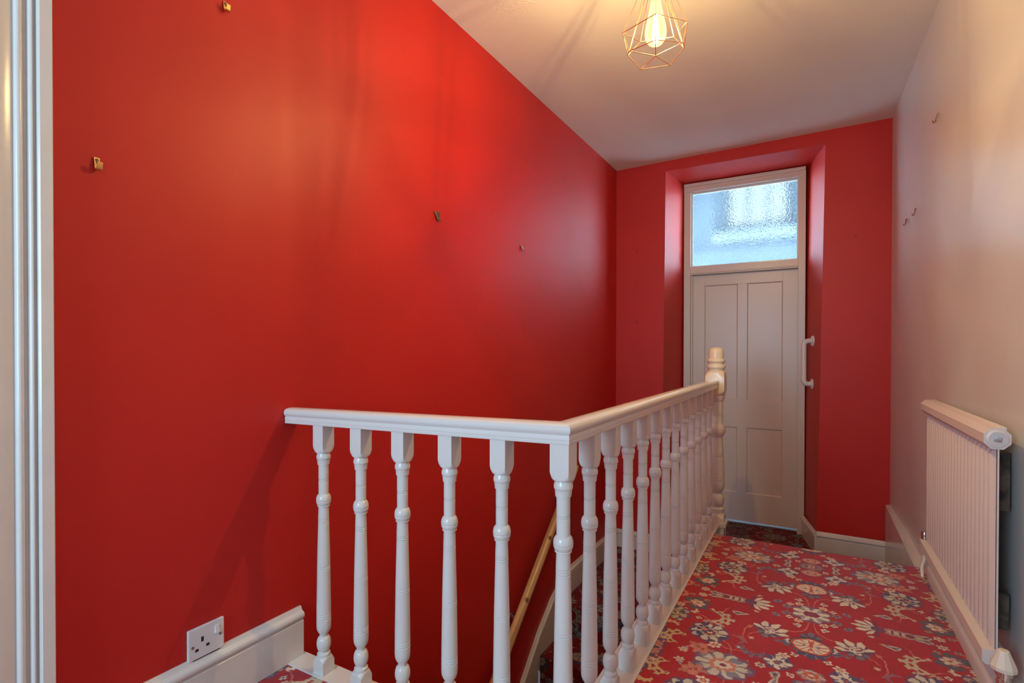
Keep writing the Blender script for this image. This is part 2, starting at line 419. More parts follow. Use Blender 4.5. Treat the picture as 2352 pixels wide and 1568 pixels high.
    # star flower
    rosette(0.0, 0.0, 0.058, 8, (CREAM, BLUEGREY+0.1, CREAM, PLUM*1.15, PLUM*1.5), 0.36, ph=PI/8, sx=1.05)
    p, q, d, th = local(0, 0); put(np.hypot(p/0.033, q/0.027) < petals(th, 8, 0.15), PLUM*1.1); put(np.hypot(p/0.014, q/0.009) < 1, PLUM*1.5)
    # small scattered blossoms
    for cu, cv, r, k1, k2 in ((0.045, 0.075, 0.017, CREAM, BRICK), (0.075, 0.062, 0.014, CREAM, PLUM), (0.088, 0.030, 0.018, BLUEGREY, PLUM),
                              (0.122, 0.062, 0.017, BLUEGREY, NAVY), (0.043, 0.115, 0.015, CREAM, NAVY), (0.195, 0.075, 0.010, CREAM, PLUM),
                              (0.083, 0.372, 0.022, CREAM, PINK), (0.300, 0.420, 0.024, CREAM*0.9, BRICK), (0.052, 0.345, 0.014, CREAM, PLUM),
                              (0.385, 0.245, 0.012, CREAM, PLUM), (0.405, 0.030, 0.020, CREAM*0.8, PINK), (0.445, 0.050, 0.013, OLIVE, NAVY),
                              (0.470, 0.165, 0.020, CREAM*0.8, BRICK), (0.385, 0.075, 0.012, OLIVE, NAVY), (0.225, 0.395, 0.012, BLUEGREY, CREAM),
                              (0.475, 0.440, 0.018, CREAM*0.75, PLUM), (0.190, 0.300, 0.013, PINK, CREAM), (0.390, 0.500, 0.018, CREAM*0.8, PINK),
                              (0.150, 0.475, 0.018, CREAM*0.8, PLUM), (0.060, 0.485, 0.015, CREAM, BRICK), (0.300, 0.270, 0.010, CREAM*0.7, PLUM),
                              (0.205, 0.215, 0.010, PINK, BRICK), (0.520, 0.160, 0.022, OLIVE, NAVY), (0.545, 0.300, 0.018, CREAM*0.7, PINK),
                              (0.445, 0.300, 0.013, BLUEGREY, CREAM), (0.350, 0.150, 0.012, PINK, CREAM), (0.360, 0.262, 0.011, CREAM*0.7, BRICK)):
        p, q, d, th = local(cu, cv)
        put(d < r*petals(th, 4 if r < 0.0165 else 6, 0.5, cu*40), k1); put(d < r*0.42, k2); put(d < r*0.16, k1)
    # yarn-level unevenness of dye
    h = np.sin(x*913.7+y*417.3)*43758.5; h = h-np.floor(h)
    c *= (0.86+0.28*h)[:, None]
    return c

def carpet_grid(bm_name, mapf, nu, nv, worldf, material, parent=None, close=None):
    """grid carpet: mapf(s, t)->3-D point; worldf gives pattern coordinates"""
    S, T = np.meshgrid(np.linspace(0, 1, nu), np.linspace(0, 1, nv))
    P = mapf(S.ravel(), T.ravel()); X, Y = worldf(S.ravel(), T.ravel())
    idx = np.arange(nu*nv).reshape(nv, nu)
    q = np.stack([idx[:-1, :-1], idx[:-1, 1:], idx[1:, 1:], idx[1:, :-1]], -1).reshape(-1, 4)
    me = bpy.data.meshes.new(bm_name)
    me.vertices.add(len(P)); me.vertices.foreach_set('co', P.astype(np.float32).ravel())
    me.loops.add(q.size); me.loops.foreach_set('vertex_index', q.ravel().astype(np.int32))
    me.polygons.add(len(q)); me.polygons.foreach_set('loop_start', np.arange(0, q.size, 4, dtype=np.int32))
    me.update(calc_edges=True)
    me.polygons.foreach_set('use_smooth', np.ones(len(q), dtype=bool))
    ca = me.color_attributes.new('weave', 'FLOAT_COLOR', 'POINT')
    c = np.ones((len(P), 4), dtype=np.float32); c[:, :3] = weave(X, Y); ca.data.foreach_set('color', c.ravel())
    me.materials.append(material)
    o = bpy.data.objects.new(bm_name, me); COL.objects.link(o)
    if parent: o.parent = parent
    return o

# ------------------------------------------------------------------ the shell
YB = -1.75       # wall behind the camera
YF = 4.65        # far wall
ZB = -2.9        # bottom of the stairwell
def xr(y): return 2.064+0.0193*(YF-y)      # right wall runs slightly out of true
ZF = -0.020      # main landing carpet level
def wob(a, b, s=1.0): return 0.004*s*math.sin(3.1*a+1.3*b)+0.003*s*math.sin(7.3*a-2.9*b)

def wall_grid(bm, f, na, nb):
    vs = [[bm.verts.new(f(i/na, j/nb)) for i in range(na+1)] for j in range(nb+1)]
    for j in range(nb):
        for i in range(na):
            bm.faces.new((vs[j][i], vs[j][i+1], vs[j+1][i+1], vs[j+1][i]))

def lerp(a, b, t): return a+(b-a)*t
# red wall, with the doorway near the camera
bm = B()
def lw(y0, y1, z0, z1, na, nb):
    def f(s, t):
        y = lerp(y0, y1, s); z = lerp(z0, z1, t)
        e = min(1, (YF-y)*3, abs(y-0.40)*8)*min(1, (2.713-z)*4)
        return (-abs(0.5*wob(y, z))*e, y, z)
    wall_grid(bm, f, na, nb)
lw(0.40, YF, ZB, 2.72, 34, 44); lw(YB, -0.38, ZB, 2.72, 12, 12); 
for a in ((0.40, -0.38, 2.02, 2.72), (0.40, -0.38, ZB, 0.0)):
    lw(*a, 6, 6)
# thickness behind
box(bm, -0.20, -0.012, 0.402, YF+0.3, ZB, 2.76); box(bm, -0.20, -0.012, YB-0.1, -0.382, ZB, 2.76)
box(bm, -0.20, -0.012, -0.382, 0.402, 2.03, 2.76); box(bm, -0.20, -0.012, -0.382, 0.402, ZB, -0.01)
o = obj('wall_left', bm, M['red']); tag(o, 'tall bright red wall beside the stairwell', kind='structure', cat='wall')

# far wall with deep doorway recess
XL, XRr = 0.43, 1.625
bm = B()
def q4(a, b, c, d, n=1): poly(bm, (a, b, c, d))
zt = 2.632
q4((0, YF, ZB), (0.418, YF, ZB), (0.418, YF, -0.8), (0, YF, -0.8)); q4((0, YF, -0.8), (0.418, YF, -0.8), (0.446, YF, zt), (0, YF, zt))
q4((1.600, YF, -0.8), (2.064, YF, -0.8), (2.064, YF, zt), (1.648, YF, zt)); q4((1.648, YF, zt), (2.064, YF, zt), (2.064, YF, 2.80), (1.648, YF, 2.80))
q4((0, YF, zt), (0.446, YF, zt), (0.446, YF, 2.80), (0, YF, 2.80))
q4((0.446, YF, zt), (1.648, YF, zt), (1.648, YF, 2.80), (0.446, YF, 2.80))
q4((0.418, YF, -0.80), (0.522, 5.13, -0.80), (0.537, 5.13, 2.605), (0.446, YF, zt))
q4((1.600, YF, -0.80), (1.500, 5.13, -0.80), (1.516, 5.13, 2.605), (1.648, YF, zt))
q4((0.446, YF, zt), (1.648, YF, zt), (1.516, 5.13, 2.605), (0.537, 5.13, 2.605))
bmesh.ops.recalc_face_normals(bm, faces=bm.faces[:])
box(bm, -0.2, 0.40, YF+0.004, 5.13, ZB, 2.80); box(bm, 1.66, 2.3, YF+0.004, 5.13, ZB, 2.80); box(bm, 0.40, 1.66, YF+0.004, 5.13, 2.64, 2.80)
o = obj('wall_far', bm, M['red'], smooth=0); tag(o, 'red end wall with a deep splayed recess around the door', kind='structure', cat='wall')

# right wall
bm = B()
def rw(s, t):
    y = lerp(YB, YF, s); z = lerp(-0.9, 2.76, t)
    e = min(1, (YF-y)*3)*min(1, (2.73-z)*4 if z < 2.73 else 0)
    return (xr(y)+(wob(y+4, z)+0.004*math.sin(2.2*y))*max(e, 0), y, z)
wall_grid(bm, rw, 44, 30)
poly(bm, ((2.3, YB, -0.9), (2.3, YF+.3, -0.9), (2.3, YF+.3, 2.8), (2.3, YB, 2.8)))
o = obj('wall_right', bm, M['wall']); tag(o, 'pale off-white wall behind the radiator', kind='structure', cat='wall')

# ceiling
bm = B()
def cl(s, t):
    x = lerp(-0.02, 2.25, s); y = lerp(YB-0.05, YF+0.02, t)
    e = min(1, max(0, x)*4, max(0, xr(y)-x)*4, max(0, YF-y)*4)
    return (x, y, 2.713+0.0145*x+(wob(x*1.7, y)*1.3)*e)
wall_grid(bm, cl, 20, 44)
box(bm, -0.2, 2.3, YB-0.1, YF+0.3, 2.79, 2.86)
o = obj('ceiling', bm, M['ceil']); tag(o, 'cream-white plaster ceiling', kind='structure', cat='ceiling')

# wall behind the camera, with a window that lets the daylight in
bm = B()
for a in ((-0.2, 0.0, -0.9, 2.8), (1.10, 2.4, -0.9, 2.8), (0.0, 1.10, -0.9, 0.75), (0.0, 1.10, 2.15, 2.8)):
    box(bm, a[0], a[1], YB-0.12, YB, a[2], a[3])
o = obj('wall_back', bm, M['wall'], smooth=0); tag(o, 'pale wall with a sash window behind the viewer', kind='structure', cat='wall')
wn = empty('window_2', (0.55, YB-0.06, 0.75)); tag(wn, 'sash window in the wall behind the viewer', kind='structure', cat='window')
bm = B()
for a in ((-0.55, -0.50, 0, 1.4), (0.50, 0.55, 0, 1.4), (-0.5, 0.5, 0, 0.05), (-0.5, 0.5, 1.35, 1.4), (-0.5, 0.5, 0.68, 0.72), (-0.012, 0.012, 0.05, 1.35)):
    box(bm, a[0], a[1], -0.04, 0.0, a[2], a[3], 0.003)
obj('window_frame', bm, M['gloss'], wn, smooth=0)

# ---- floors: main landing, with its carpet
bm = B()
box(bm, 0.0, 1.0, YB, 1.163, -0.22, ZF-0.010)
box(bm, 1.0, 2.10, YB, 3.262, -0.22, ZF-0.008)
fl = obj('floor', bm, M['dust'], smooth=0); tag(fl, 'main landing floor', kind='structure', cat='floor')
def flat(x0, x1, y0, y1, z, curl=None):
    def mp(S, T):
        x = lerp(x0, x1, S); y = lerp(y0, y1, T); zz = np.full_like(x, z)
        zz = zz+0.0015*np.sin(9*x+4*y)*np.sin(7*y)+ZF
        return np.stack([x, y, zz], -1)
    return mp
XE = 1.074
def main_map(S, T):
    # carpet that rolls over the nosing at y = 3.21
    Ltot = 3.268-0.9+0.13
    s = T*Ltot; yflat = 3.248-0.9
    r = 0.02
    y = np.where(s < yflat, 0.9+s, 0.0); z = np.zeros_like(y)
    a = np.clip((s-yflat)/r, 0, PI)
    y = np.where(s >= yflat, 3.248+r*np.sin(a), y); z = np.where(s >= yflat, -r*(1-np.cos(a)), z)
    ext = np.clip(s-yflat-PI*r, 0, None)
    y = y-0.0*ext
    z = z-ext; y = np.where(ext > 0, 3.248, y)
    x = XE+(2.047-XE)*S
    wv = 0.0018*np.sin(8*x+3*y)*np.sin(6*y)
    return np.stack([x, y, ZF+np.where(s < yflat, wv, z)], -1)
def main_w(S, T):
    return XE+(2.047-XE)*S, 0.9+T*(3.268-0.9+0.13)
c = carpet_grid('carpet', main_map, 385, 860, main_w, M['carpet'], fl)
c = carpet_grid('carpet', flat(0.02, 1.074, 0.62, 1.166, 0.0), 240, 130, lambda S, T: (lerp(0.02, 1.074, S), lerp(0.62, 1.166, T)), M['carpet'], fl)
c = carpet_grid('carpet', flat(0.0, 2.04, YB, 0.63, -0.001), 150, 170, lambda S, T: (lerp(0.0, 2.04, S), lerp(YB, 0.63, T)), M['carpet'], fl)
c = carpet_grid('carpet', flat(1.074, 2.047, 0.62, 0.91, -0.0005), 150, 60, lambda S, T: (lerp(1.074, 2.047, S), lerp(0.62, 0.91, T)), M['carpet'], fl)

# ---- short steps down from the landing to the door, and the flight down along the red wall
st = empty('staircase', (0.5, 3.4, ZB)); tag(st, 'carpeted stairs going down beside the red wall', 'staircase')
def slab(name, pts, z, th, parent, m=M['gloss']):
    bm = B(); a = [bm.verts.new((x-parent.location.x, y-parent.location.y, z-parent.location.z)) for x, y in pts]
    b_ = [bm.verts.new((x-parent.location.x, y-parent.location.y, z-th-parent.location.z)) for x, y in pts]
    bm.faces.new(a); bm.faces.new(b_[::-1]); n = len(pts)
    for i in range(n): bm.faces.new((a[(i+1) % n], a[i], b_[i], b_[(i+1) % n]))
    bmesh.ops.recalc_face_normals(bm, faces=bm.faces[:])
    return obj(name, bm, m, parent, smooth=0)
def carpet_quad(pts, z, parent, res=0.006, pat=(0, 0), z1=None):
    (ax, ay), (bx, by), (cx, cy), (dx, dy) = pts
    nu = max(2, int(max(math.hypot(bx-ax, by-ay), math.hypot(cx-dx, cy-dy))/res)); nv = max(2, int(max(math.hypot(dx-ax, dy-ay), math.hypot(cx-bx, cy-by))/res))
    px, py, pz = parent.location if parent else (0, 0, 0)
    def mp(S, T):
        x = (ax*(1-S)+bx*S)*(1-T)+(dx*(1-S)+cx*S)*T; y = (ay*(1-S)+by*S)*(1-T)+(dy*(1-S)+cy*S)*T
        zz = np.full_like(x, z) if z1 is None else z+(z1-z)*T
        return np.stack([x-px, y-py, zz-pz], -1)
    def wf(S, T):
        x = (ax*(1-S)+bx*S)*(1-T)+(dx*(1-S)+cx*S)*T; y = (ay*(1-S)+by*S)*(1-T)+(dy*(1-S)+cy*S)*T
        return x+pat[0], y+pat[1]
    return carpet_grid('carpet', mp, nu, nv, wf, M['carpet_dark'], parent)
def carpet_riser(p, q, z0, z1, parent, pat):
    px, py, pz = parent.location; d = math.hypot(q[0]-p[0], q[1]-p[1])
    nu = max(2, int(d/0.006)); nv = max(2, int((z1-z0)/0.006))
    def mp(S, T): return np.stack([lerp(p[0], q[0], S)-px, lerp(p[1], q[1], S)-py, lerp(z1, z0, T)-pz], -1)
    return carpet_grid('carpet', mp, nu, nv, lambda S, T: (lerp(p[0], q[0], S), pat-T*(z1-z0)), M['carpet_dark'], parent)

low = empty('floor_lower', (1.3, 4.2, -0.505)); tag(low, 'lower landing floor in front of the white door', kind='structure', cat='floor')
slab('subfloor', ((0.98, 3.49), (2.10, 3.49), (2.08, 4.66), (0.40, 4.66)), -0.51, 0.25, low, M['dust'])
slab('subfloor', ((0.40, 4.66), (1.62, 4.66), (1.52, 5.3), (0.50, 5.3)), -0.515, 0.2, low, M['dust'])
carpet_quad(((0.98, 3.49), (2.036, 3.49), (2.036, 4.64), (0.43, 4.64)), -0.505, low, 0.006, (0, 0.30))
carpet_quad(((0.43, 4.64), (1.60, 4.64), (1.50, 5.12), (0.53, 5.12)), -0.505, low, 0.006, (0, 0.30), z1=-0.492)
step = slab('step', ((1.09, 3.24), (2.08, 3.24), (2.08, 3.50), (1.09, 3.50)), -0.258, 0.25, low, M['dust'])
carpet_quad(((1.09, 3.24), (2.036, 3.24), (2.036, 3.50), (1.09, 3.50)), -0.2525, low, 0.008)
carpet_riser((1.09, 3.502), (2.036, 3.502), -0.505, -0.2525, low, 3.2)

STEPS = [(3.40, -0.74), (3.06, -0.95), (2.79, -1.19), (2.52, -1.43), (2.25, -1.67), (1.98, -1.91), (1.71, -2.15)]
slab('tread', ((0.0, 3.40), (0.98, 3.40), (0.98, 3.56), (0.43, 4.65), (0.0, 4.65)), -0.745, 0.10, st, M['dust'])
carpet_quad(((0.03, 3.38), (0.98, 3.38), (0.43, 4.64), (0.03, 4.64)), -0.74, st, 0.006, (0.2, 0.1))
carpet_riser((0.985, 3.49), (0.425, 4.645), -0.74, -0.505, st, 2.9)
for k in range(1, len(STEPS)):
    y1 = STEPS[k-1][0]; y0, z = STEPS[k]
    slab('tread', ((0.0, y0), (0.98, y0), (0.98, y1+.02), (0.0, y1+.02)), z-0.005, 0.10, st, M['dust'])
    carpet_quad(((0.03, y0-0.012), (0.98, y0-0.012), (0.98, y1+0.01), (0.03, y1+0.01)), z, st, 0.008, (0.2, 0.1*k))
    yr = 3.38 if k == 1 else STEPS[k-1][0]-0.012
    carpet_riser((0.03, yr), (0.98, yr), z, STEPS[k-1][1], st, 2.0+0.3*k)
bm = B(); box(bm, 0, 1.0, 0.9, 1.72, ZB-0.05, ZB); box(bm, 0, 1.0, 1.72, 4.7, ZB-0.05, ZB)
tag(obj('floor_bottom', bm, M['dust'], smooth=0), 'floor at the foot of the stairwell', kind='structure', cat='floor')
# walls of the stairwell under the landing
bm = B(); box(bm, 1.0, 1.06, 1.24, 3.56, ZB, -0.21); box(bm, 0.0, 1.0, 1.17, 1.235, ZB, -0.21)
tag(obj('wall_stairwell', bm, M['wall'], smooth=0), 'pale wall of the stairwell under the landing edge', kind='structure', cat='wall')

# ---- skirting boards
def torus_profile(h, t):
    """section (depth out of wall, height): flat board, small groove, torus bead and cove at the top"""
    pts = [(0, 0), (t, 0), (t, h-0.048), (t-0.0035, h-0.045), (t-0.0035, h-0.041)]
    for i in range(9):
        a = -PI/2+PI*i/8
        pts.append((t-0.004+0.010*math.cos(a)*0.9, h-0.028+0.0125*math.sin(a)))
    pts += [(t-0.009, h-0.012), (t-0.011, h-0.006), (t-0.014, h), (0, h)]
    return pts
def skirt(name, p, q, z0, z1, h, t, nrm, label, z0b=None, ends=True):
    bm = B(); p = Vector((*p, 0)); q = Vector((*q, 0)); n = Vector((*nrm, 0)).normalized()
    def f(u, v, k):
        b = (p, q)[k]; zz = (z0, z1)[k]
        return b+n*u+Vector((0, 0, zz+v))
    sweep(bm, torus_profile(h, t), f, 2)
    o = obj(name, bm, M['gloss'], smooth=40)
    tag(o, label, kind='structure', cat='skirting board'); return o
skirt('baseboard_left', (0, 0.522), (0, 1.222), ZF, ZF, 0.172, 0.02, (1, 0), 'white moulded skirting under the electric socket on the red wall')
skirt('baseboard_far', (1.606, YF), (2.040, YF), -0.506, -0.506, 0.176, 0.019, (0, -1), 'white skirting on the red end wall right of the door recess')
skirt('baseboard_recess', (1.606, YF-0.019), (1.508, 5.045), -0.506, -0.50, 0.176, 0.017, (-1, -0.24), 'short white skirting inside the door recess')
skirt('baseboard_recess_left', (0.422, YF-0.019), (0.516, 5.045), -0.506, -0.50, 0.176, 0.017, (1, -0.24), 'short white skirting inside the recess left of the door')
skirt('baseboard_winder', (0.0, YF), (0.418, YF), -0.742, -0.742, 0.162, 0.019, (0, -1), 'white skirting on the end wall seen between the balusters')
# string along the red wall
bm = B()
top = [(4.64, -0.575), (4.26, -0.560), (3.8, -0.552), (3.50, -0.556), (3.27, -0.655), (3.06, -0.800), (2.82, -1.018), (1.25, -2.46)]
low_ = [(4.64, -0.80), (4.26, -0.80), (3.8, -0.80), (3.46, -0.80), (3.20, -1.05), (2.95, -1.20), (2.70, -1.45), (1.20, -2.85)]
prof = [(0.0, 0.0), (0.010, 0.0), (0.014, -0.010), (0.020, -0.014), (0.026, -0.022), (0.026, -0.032), (0.019, -0.040), (0.023, -0.044), (0.023, -0.05)]
rings = []
for (y, z), (yl, zl) in zip(top, low_):
    r = [bm.verts.new((d, y, z+h)) for d, h in prof]; r.append(bm.verts.new((0.023, yl, zl))); r.append(bm.verts.new((0.0, yl, zl))); rings.append(r)
for a, b_ in zip(rings, rings[1:]):
    for i in range(len(a)):
        j = (i+1) % len(a); bm.faces.new((a[i], a[j], b_[j], b_[i]))
bm.faces.new(rings[0]); bm.faces.new(rings[-1][::-1]); bmesh.ops.recalc_face_normals(bm, faces=bm.faces[:])
tag(obj('baseboard_stair', bm, M['gloss'], smooth=30), 'white stair string running down the red wall', kind='structure', cat='skirting board')
# thick string on the right wall beside the lower landing
bm = B()
vs = [(y, z) for y, z in ((3.275, -0.056), (4.63, -0.056), (4.63, -0.55), (3.275, -0.55))]
a = [bm.verts.new((2.035, y, z)) for y, z in vs]; b_ = [bm.verts.new((2.11, y, z)) for y, z in vs]
bm.faces.new(a); bm.faces.new(b_[::-1])
for i in range(4): bm.faces.new((a[(i+1) % 4], a[i], b_[i], b_[(i+1) % 4]))
bmesh.ops.recalc_face_normals(bm, faces=bm.faces[:])
bmesh.ops.bevel(bm, geom=[e for e in bm.edges if all(abs(v.co.x-2.035) < 1e-4 and abs(v.co.z+0.056) < 1e-4 for v in e.verts)], offset=0.006, segments=3, affect='EDGES')
tag(obj('baseboard_right_low', bm, M['gloss']), 'thick white string board on the pale wall below the landing edge', kind='structure', cat='skirting board')
bm = B()
def f(u, v, k): return Vector((2.133-u, (YB, 3.262)[k], v+ZF))
sweep(bm, [(0, 0), (0.088, 0), (0.089, 0.045), (0.086, 0.055), (0.080, 0.062), (0.074, 0.080), (0.066, 0.086), (0.0, 0.088)], f, 2)
tag(obj('baseboard_right', bm, M['gloss']), 'white skirting under the radiator', kind='structure', cat='skirting board')

# ---- architrave of the near doorway (left edge of the view) and its door
def architrave_profile():
    p = [(0, 0), (0.036, 0), (0.038, 0.002), (0.038, 0.024), (0.035, 0.027), (0.024, 0.028), (0.023, 0.031)]
    for i in range(7):
        a = PI*i/6; p.append((0.024+0.007*math.sin(a), 0.032+0.009*(1-math.cos(a))/2*1.0))
    p += [(0.019, 0.043), (0.018, 0.047)]
    for i in range(7):
        a = PI*i/6; p.append((0.019+0.008*math.sin(a), 0.049+0.014*(1-math.cos(a))/2))
    p += [(0.017, 0.066), (0.019, 0.069), (0.019, 0.108), (0.014, 0.112), (0, 0.112)]
    return p
tr = empty('trim_1', (0, 0.47, 0)); tag(tr, 'white moulded door architrave at the left edge of the red wall', kind='structure', cat='door trim')
bm = B()
def f(u, v, k): return Vector((u, 0.522-v-0.47, (0.0, 2.10+0.112-v*1.0)[k]))
sweep(bm, architrave_profile(), f, 2); obj('jamb_moulding', bm, M['gloss'], tr)
bm = B()
def f(u, v, k): return Vector((u, (0.522-v-0.47, -0.502+v-0.47)[k], 2.212-v))
sweep(bm, architrave_profile(), f, 2); obj('head_moulding', bm, M['gloss'], tr)
bm = B()
def f(u, v, k): return Vector((u, -0.502+v-0.47, (0.0, 2.212-v)[k]))
sweep(bm, architrave_profile(), f, 2); obj('jamb_moulding', bm, M['gloss'], tr)
d2 = empty('door_2', (-0.05, 0.01, 0)); tag(d2, 'white panelled door in the near doorway at the left', kind='structure', cat='door')
def panel_door(parent, w_, h_, t, mat_, stile, rails, mull, prof_d=0.011):
    """rails: list of (z0,z1); door plane faces -y, x from 0..w"""
    leaf = []
    for (a, b__) in ((0, stile), (w_-stile, w_)):
        bm = B(); box(bm, a, b__, 0, t, 0, h_, 0.0015); leaf.append(obj('stile', bm, mat_, parent, smooth=0))
    for z0, z1 in rails:
        bm = B(); box(bm, stile, w_-stile, 0, t, z0, z1, 0.0012); leaf.append(obj('rail', bm, mat_, parent, smooth=0))
    for (za, zb) in zip(rails, rails[1:]):
        bm = B(); box(bm, mull[0], mull[1], 0, t, za[1], zb[0], 0.0012); obj('muntin', bm, mat_, parent, smooth=0)
        for x0, x1 in ((stile, mull[0]), (mull[1], w_-stile)):
            bm = B(); box(bm, x0-0.002, x1+0.002, prof_d, t-0.004, za[1]-0.002, zb[0]+0.002)
            # sloped sticking round the panel
            for (p0, p1, nx, nz) in (((x0, za[1]), (x1, za[1]), 0, 1), ((x0, zb[0]), (x1, zb[0]), 0, -1), ((x0, za[1]), (x0, zb[0]), 1, 0), ((x1, za[1]), (x1, zb[0]), -1, 0)):
                sw = 0.009
                tri_ = [(0, 0.004), (sw, prof_d), (0, prof_d)]
                r0 = [bm.verts.new((p0[0]+nx*a, d, p0[1]+nz*a)) for a, d in tri_]
                r1 = [bm.verts.new((p1[0]+nx*a, d, p1[1]+nz*a)) for a, d in tri_]
                for i in range(3):
                    j = (i+1) % 3; bm.faces.new((r0[i], r0[j], r1[j], r1[i]))
            bmesh.ops.recalc_face_normals(bm, faces=bm.faces[:])
            obj('panel', bm, mat_, parent, smooth=0)
lf = empty('door_leaf', (0, 0.39, 0.01)); lf.parent = d2; lf.rotation_euler = (0, 0, PI/2); lf.location = (0.0, -0.37, 0.01)
panel_door(lf, 0.75, 1.99, 0.04, M['door'], 0.10, [(0, 0.2), (0.80, 1.0), (1.88, 1.99)], (0.335, 0.415))

# ---- far door with transom window
dr = empty('door_1', (1.02, 5.06, -0.49)); tag(dr, 'white four-panel door in the deep red recess', kind='structure', cat='door')
D = dr.location
def dbox(name, x0, x1, y0, y1, z0, z1, m, parent=dr, bev=0.002, origin=None):
    oo = D if origin is None else origin
    bm = B(); box(bm, x0-oo.x, x1-oo.x, y0-oo.y, y1-oo.y, z0-oo.z, z1-oo.z, bev); return obj(name, bm, m, parent, smooth=0)
fr = dbox('door_frame', 0.524, 0.583, 5.035, 5.16, -0.50, 2.60, M['door'])
dbox('door_frame', 1.462, 1.516, 5.035, 5.16, -0.50, 2.60, M['door'])
dbox('frame_head', 0.524, 1.516, 5.028, 5.16, 2.531, 2.606, M['door'])
dbox('frame_head_bead', 0.526, 1.514, 5.012, 5.03, 2.575, 2.604, M['door'], bev=0.005)
dbox('transom_bar', 0.583, 1.462, 5.040, 5.16, 1.762, 1.835, M['door'])
dbox('transom_bead', 0.583, 1.462, 5.030, 5.042, 1.772, 1.786, M['door'], bev=0.003)
dbox('door_stop', 0.583, 0.597, 5.065, 5.105, -0.49, 1.762, M['door'])
dbox('threshold', 0.583, 1.462, 5.085, 5.16, -0.51, -0.482, M['steel'])
lf = empty('door_leaf', (0.5835-D.x, 5.095-D.y, -0.472-D.z)); lf.parent = dr
panel_door(lf, 0.8775, 2.233, 0.042, M['door'], 0.116, [(0, 0.252), (0.842, 1.092), (2.135, 2.233)], (0.400, 0.478))
wn = empty('window_1', (1.02, 5.09, 1.835)); tag(wn, 'obscured glass transom window above the white door', kind='structure', cat='window')
bm = B(); box(bm, -0.437, 0.442, -0.003, 0.003, 0.0, 0.696)
obj('glass_pane', bm, M['obscured'], wn, smooth=0)
bm = B()
for a in ((-0.437, -0.423, 0, 0.696), (0.430, 0.442, 0, 0.696), (-0.423, 0.430, 0, 0.012), (-0.423, 0.430, 0.68, 0.696)):
    box(bm, a[0], a[1], -0.022, -0.0035, a[2], a[3], 0.002)
obj('glazing_bead', bm, M['gloss'], wn, smooth=0)
# masking between frame and reveal
bm = B(); box(bm, -0.2, 0.526, 5.10, 5.17, ZB, 3.5); box(bm, 1.514, 2.6, 5.10, 5.17, ZB, 3.5); box(bm, 0.5, 1.55, 5.10, 5.17, 2.60, 3.5); box(bm, 0.5, 1.55, 5.10, 5.17, -1.0, -0.51)
tag(obj('wall_partition', bm, M['outwall'], smooth=0), 'wall around the far door frame', kind='structure', cat='wall')
# bright room beyond: its walls and its splayed window, seen blurred through the transom
bm = B(); box(bm, -0.7, 2.4, 5.17, 7.9, -0.6, -0.5); box(bm, -0.7, 2.4, 5.17, 7.9, 3.45, 3.5)
for xa in (-0.8, 2.4):
    for a in ((5.17, 5.42, -0.6, 3.5), (7.42, 7.9, -0.6, 3.5), (5.42, 7.42, -0.6, 0.9), (5.42, 7.42, 3.1, 3.5)): box(bm, xa, xa+0.1, a[0], a[1], a[2], a[3])
for a in ((-0.7, 0.40, -0.6, 3.5), (1.42, 2.4, -0.6, 3.5), (0.40, 1.42, -0.6, 2.60), (0.40, 1.42, 3.40, 3.5)):
    box(bm, a[0], a[1], 7.5, 7.62, a[2], a[3])
box(bm, -0.7, 2.4, 7.30, 7.5, -0.6, 2.38)
# splayed reveals
poly(bm, ((0.40, 7.5, 2.60), (0.53, 7.80, 2.76), (0.53, 7.80, 3.40), (0.40, 7.5, 3.40)))
poly(bm, ((1.42, 7.5, 2.60), (1.30, 7.80, 2.76), (1.30, 7.80, 3.40), (1.42, 7.5, 3.40)))
poly(bm, ((0.40, 7.5, 2.60), (1.42, 7.5, 2.60), (1.30, 7.80, 2.76), (0.53, 7.80, 2.76)))
tag(obj('wall_beyond', bm, M['outwall'], smooth=0), 'pale room seen blurred through the transom glass', kind='structure', cat='wall')
bm = B(); box(bm, 0.50, 1.34, 7.40, 7.79, 2.605, 2.64, 0.004); box(bm, 0.40, 1.42, 7.40, 7.44, 2.50, 2.62, 0.004)
tag(obj('trim_2', bm, M['sill']), 'white window board seen blurred through the transom glass', kind='structure', cat='window sill')
wb = empty('window_3', (0.92, 7.8, 2.76)); tag(wb, 'bright three-pane window seen blurred through the transom glass', kind='structure', cat='window')
bm = B()
for a in ((-0.40, -0.35, 0, 0.7), (0.34, 0.39, 0, 0.7), (-0.39, 0.38, 0.0, 0.03), (-0.14, -0.10, 0.03, 0.7), (0.11, 0.15, 0.03, 0.7)):
    box(bm, a[0], a[1], -0.03, 0.02, a[2], a[3], 0.002)
obj('window_frame', bm, M['outwall'], wb)
for a in ((-0.35, -0.14), (-0.10, 0.11), (0.15, 0.34)):
    bm = B(); box(bm, a[0], a[1], 0.0, 0.004, 0.03, 0.7); obj('pane', bm, M['sky_pane'], wb, smooth=0)
area_light('daylight_beyond', (0.9, 6.2, 3.40), (0.95, 5.9, 0.0), 1.2, 1.2, (0.60, 0.82, 1.0), 6)

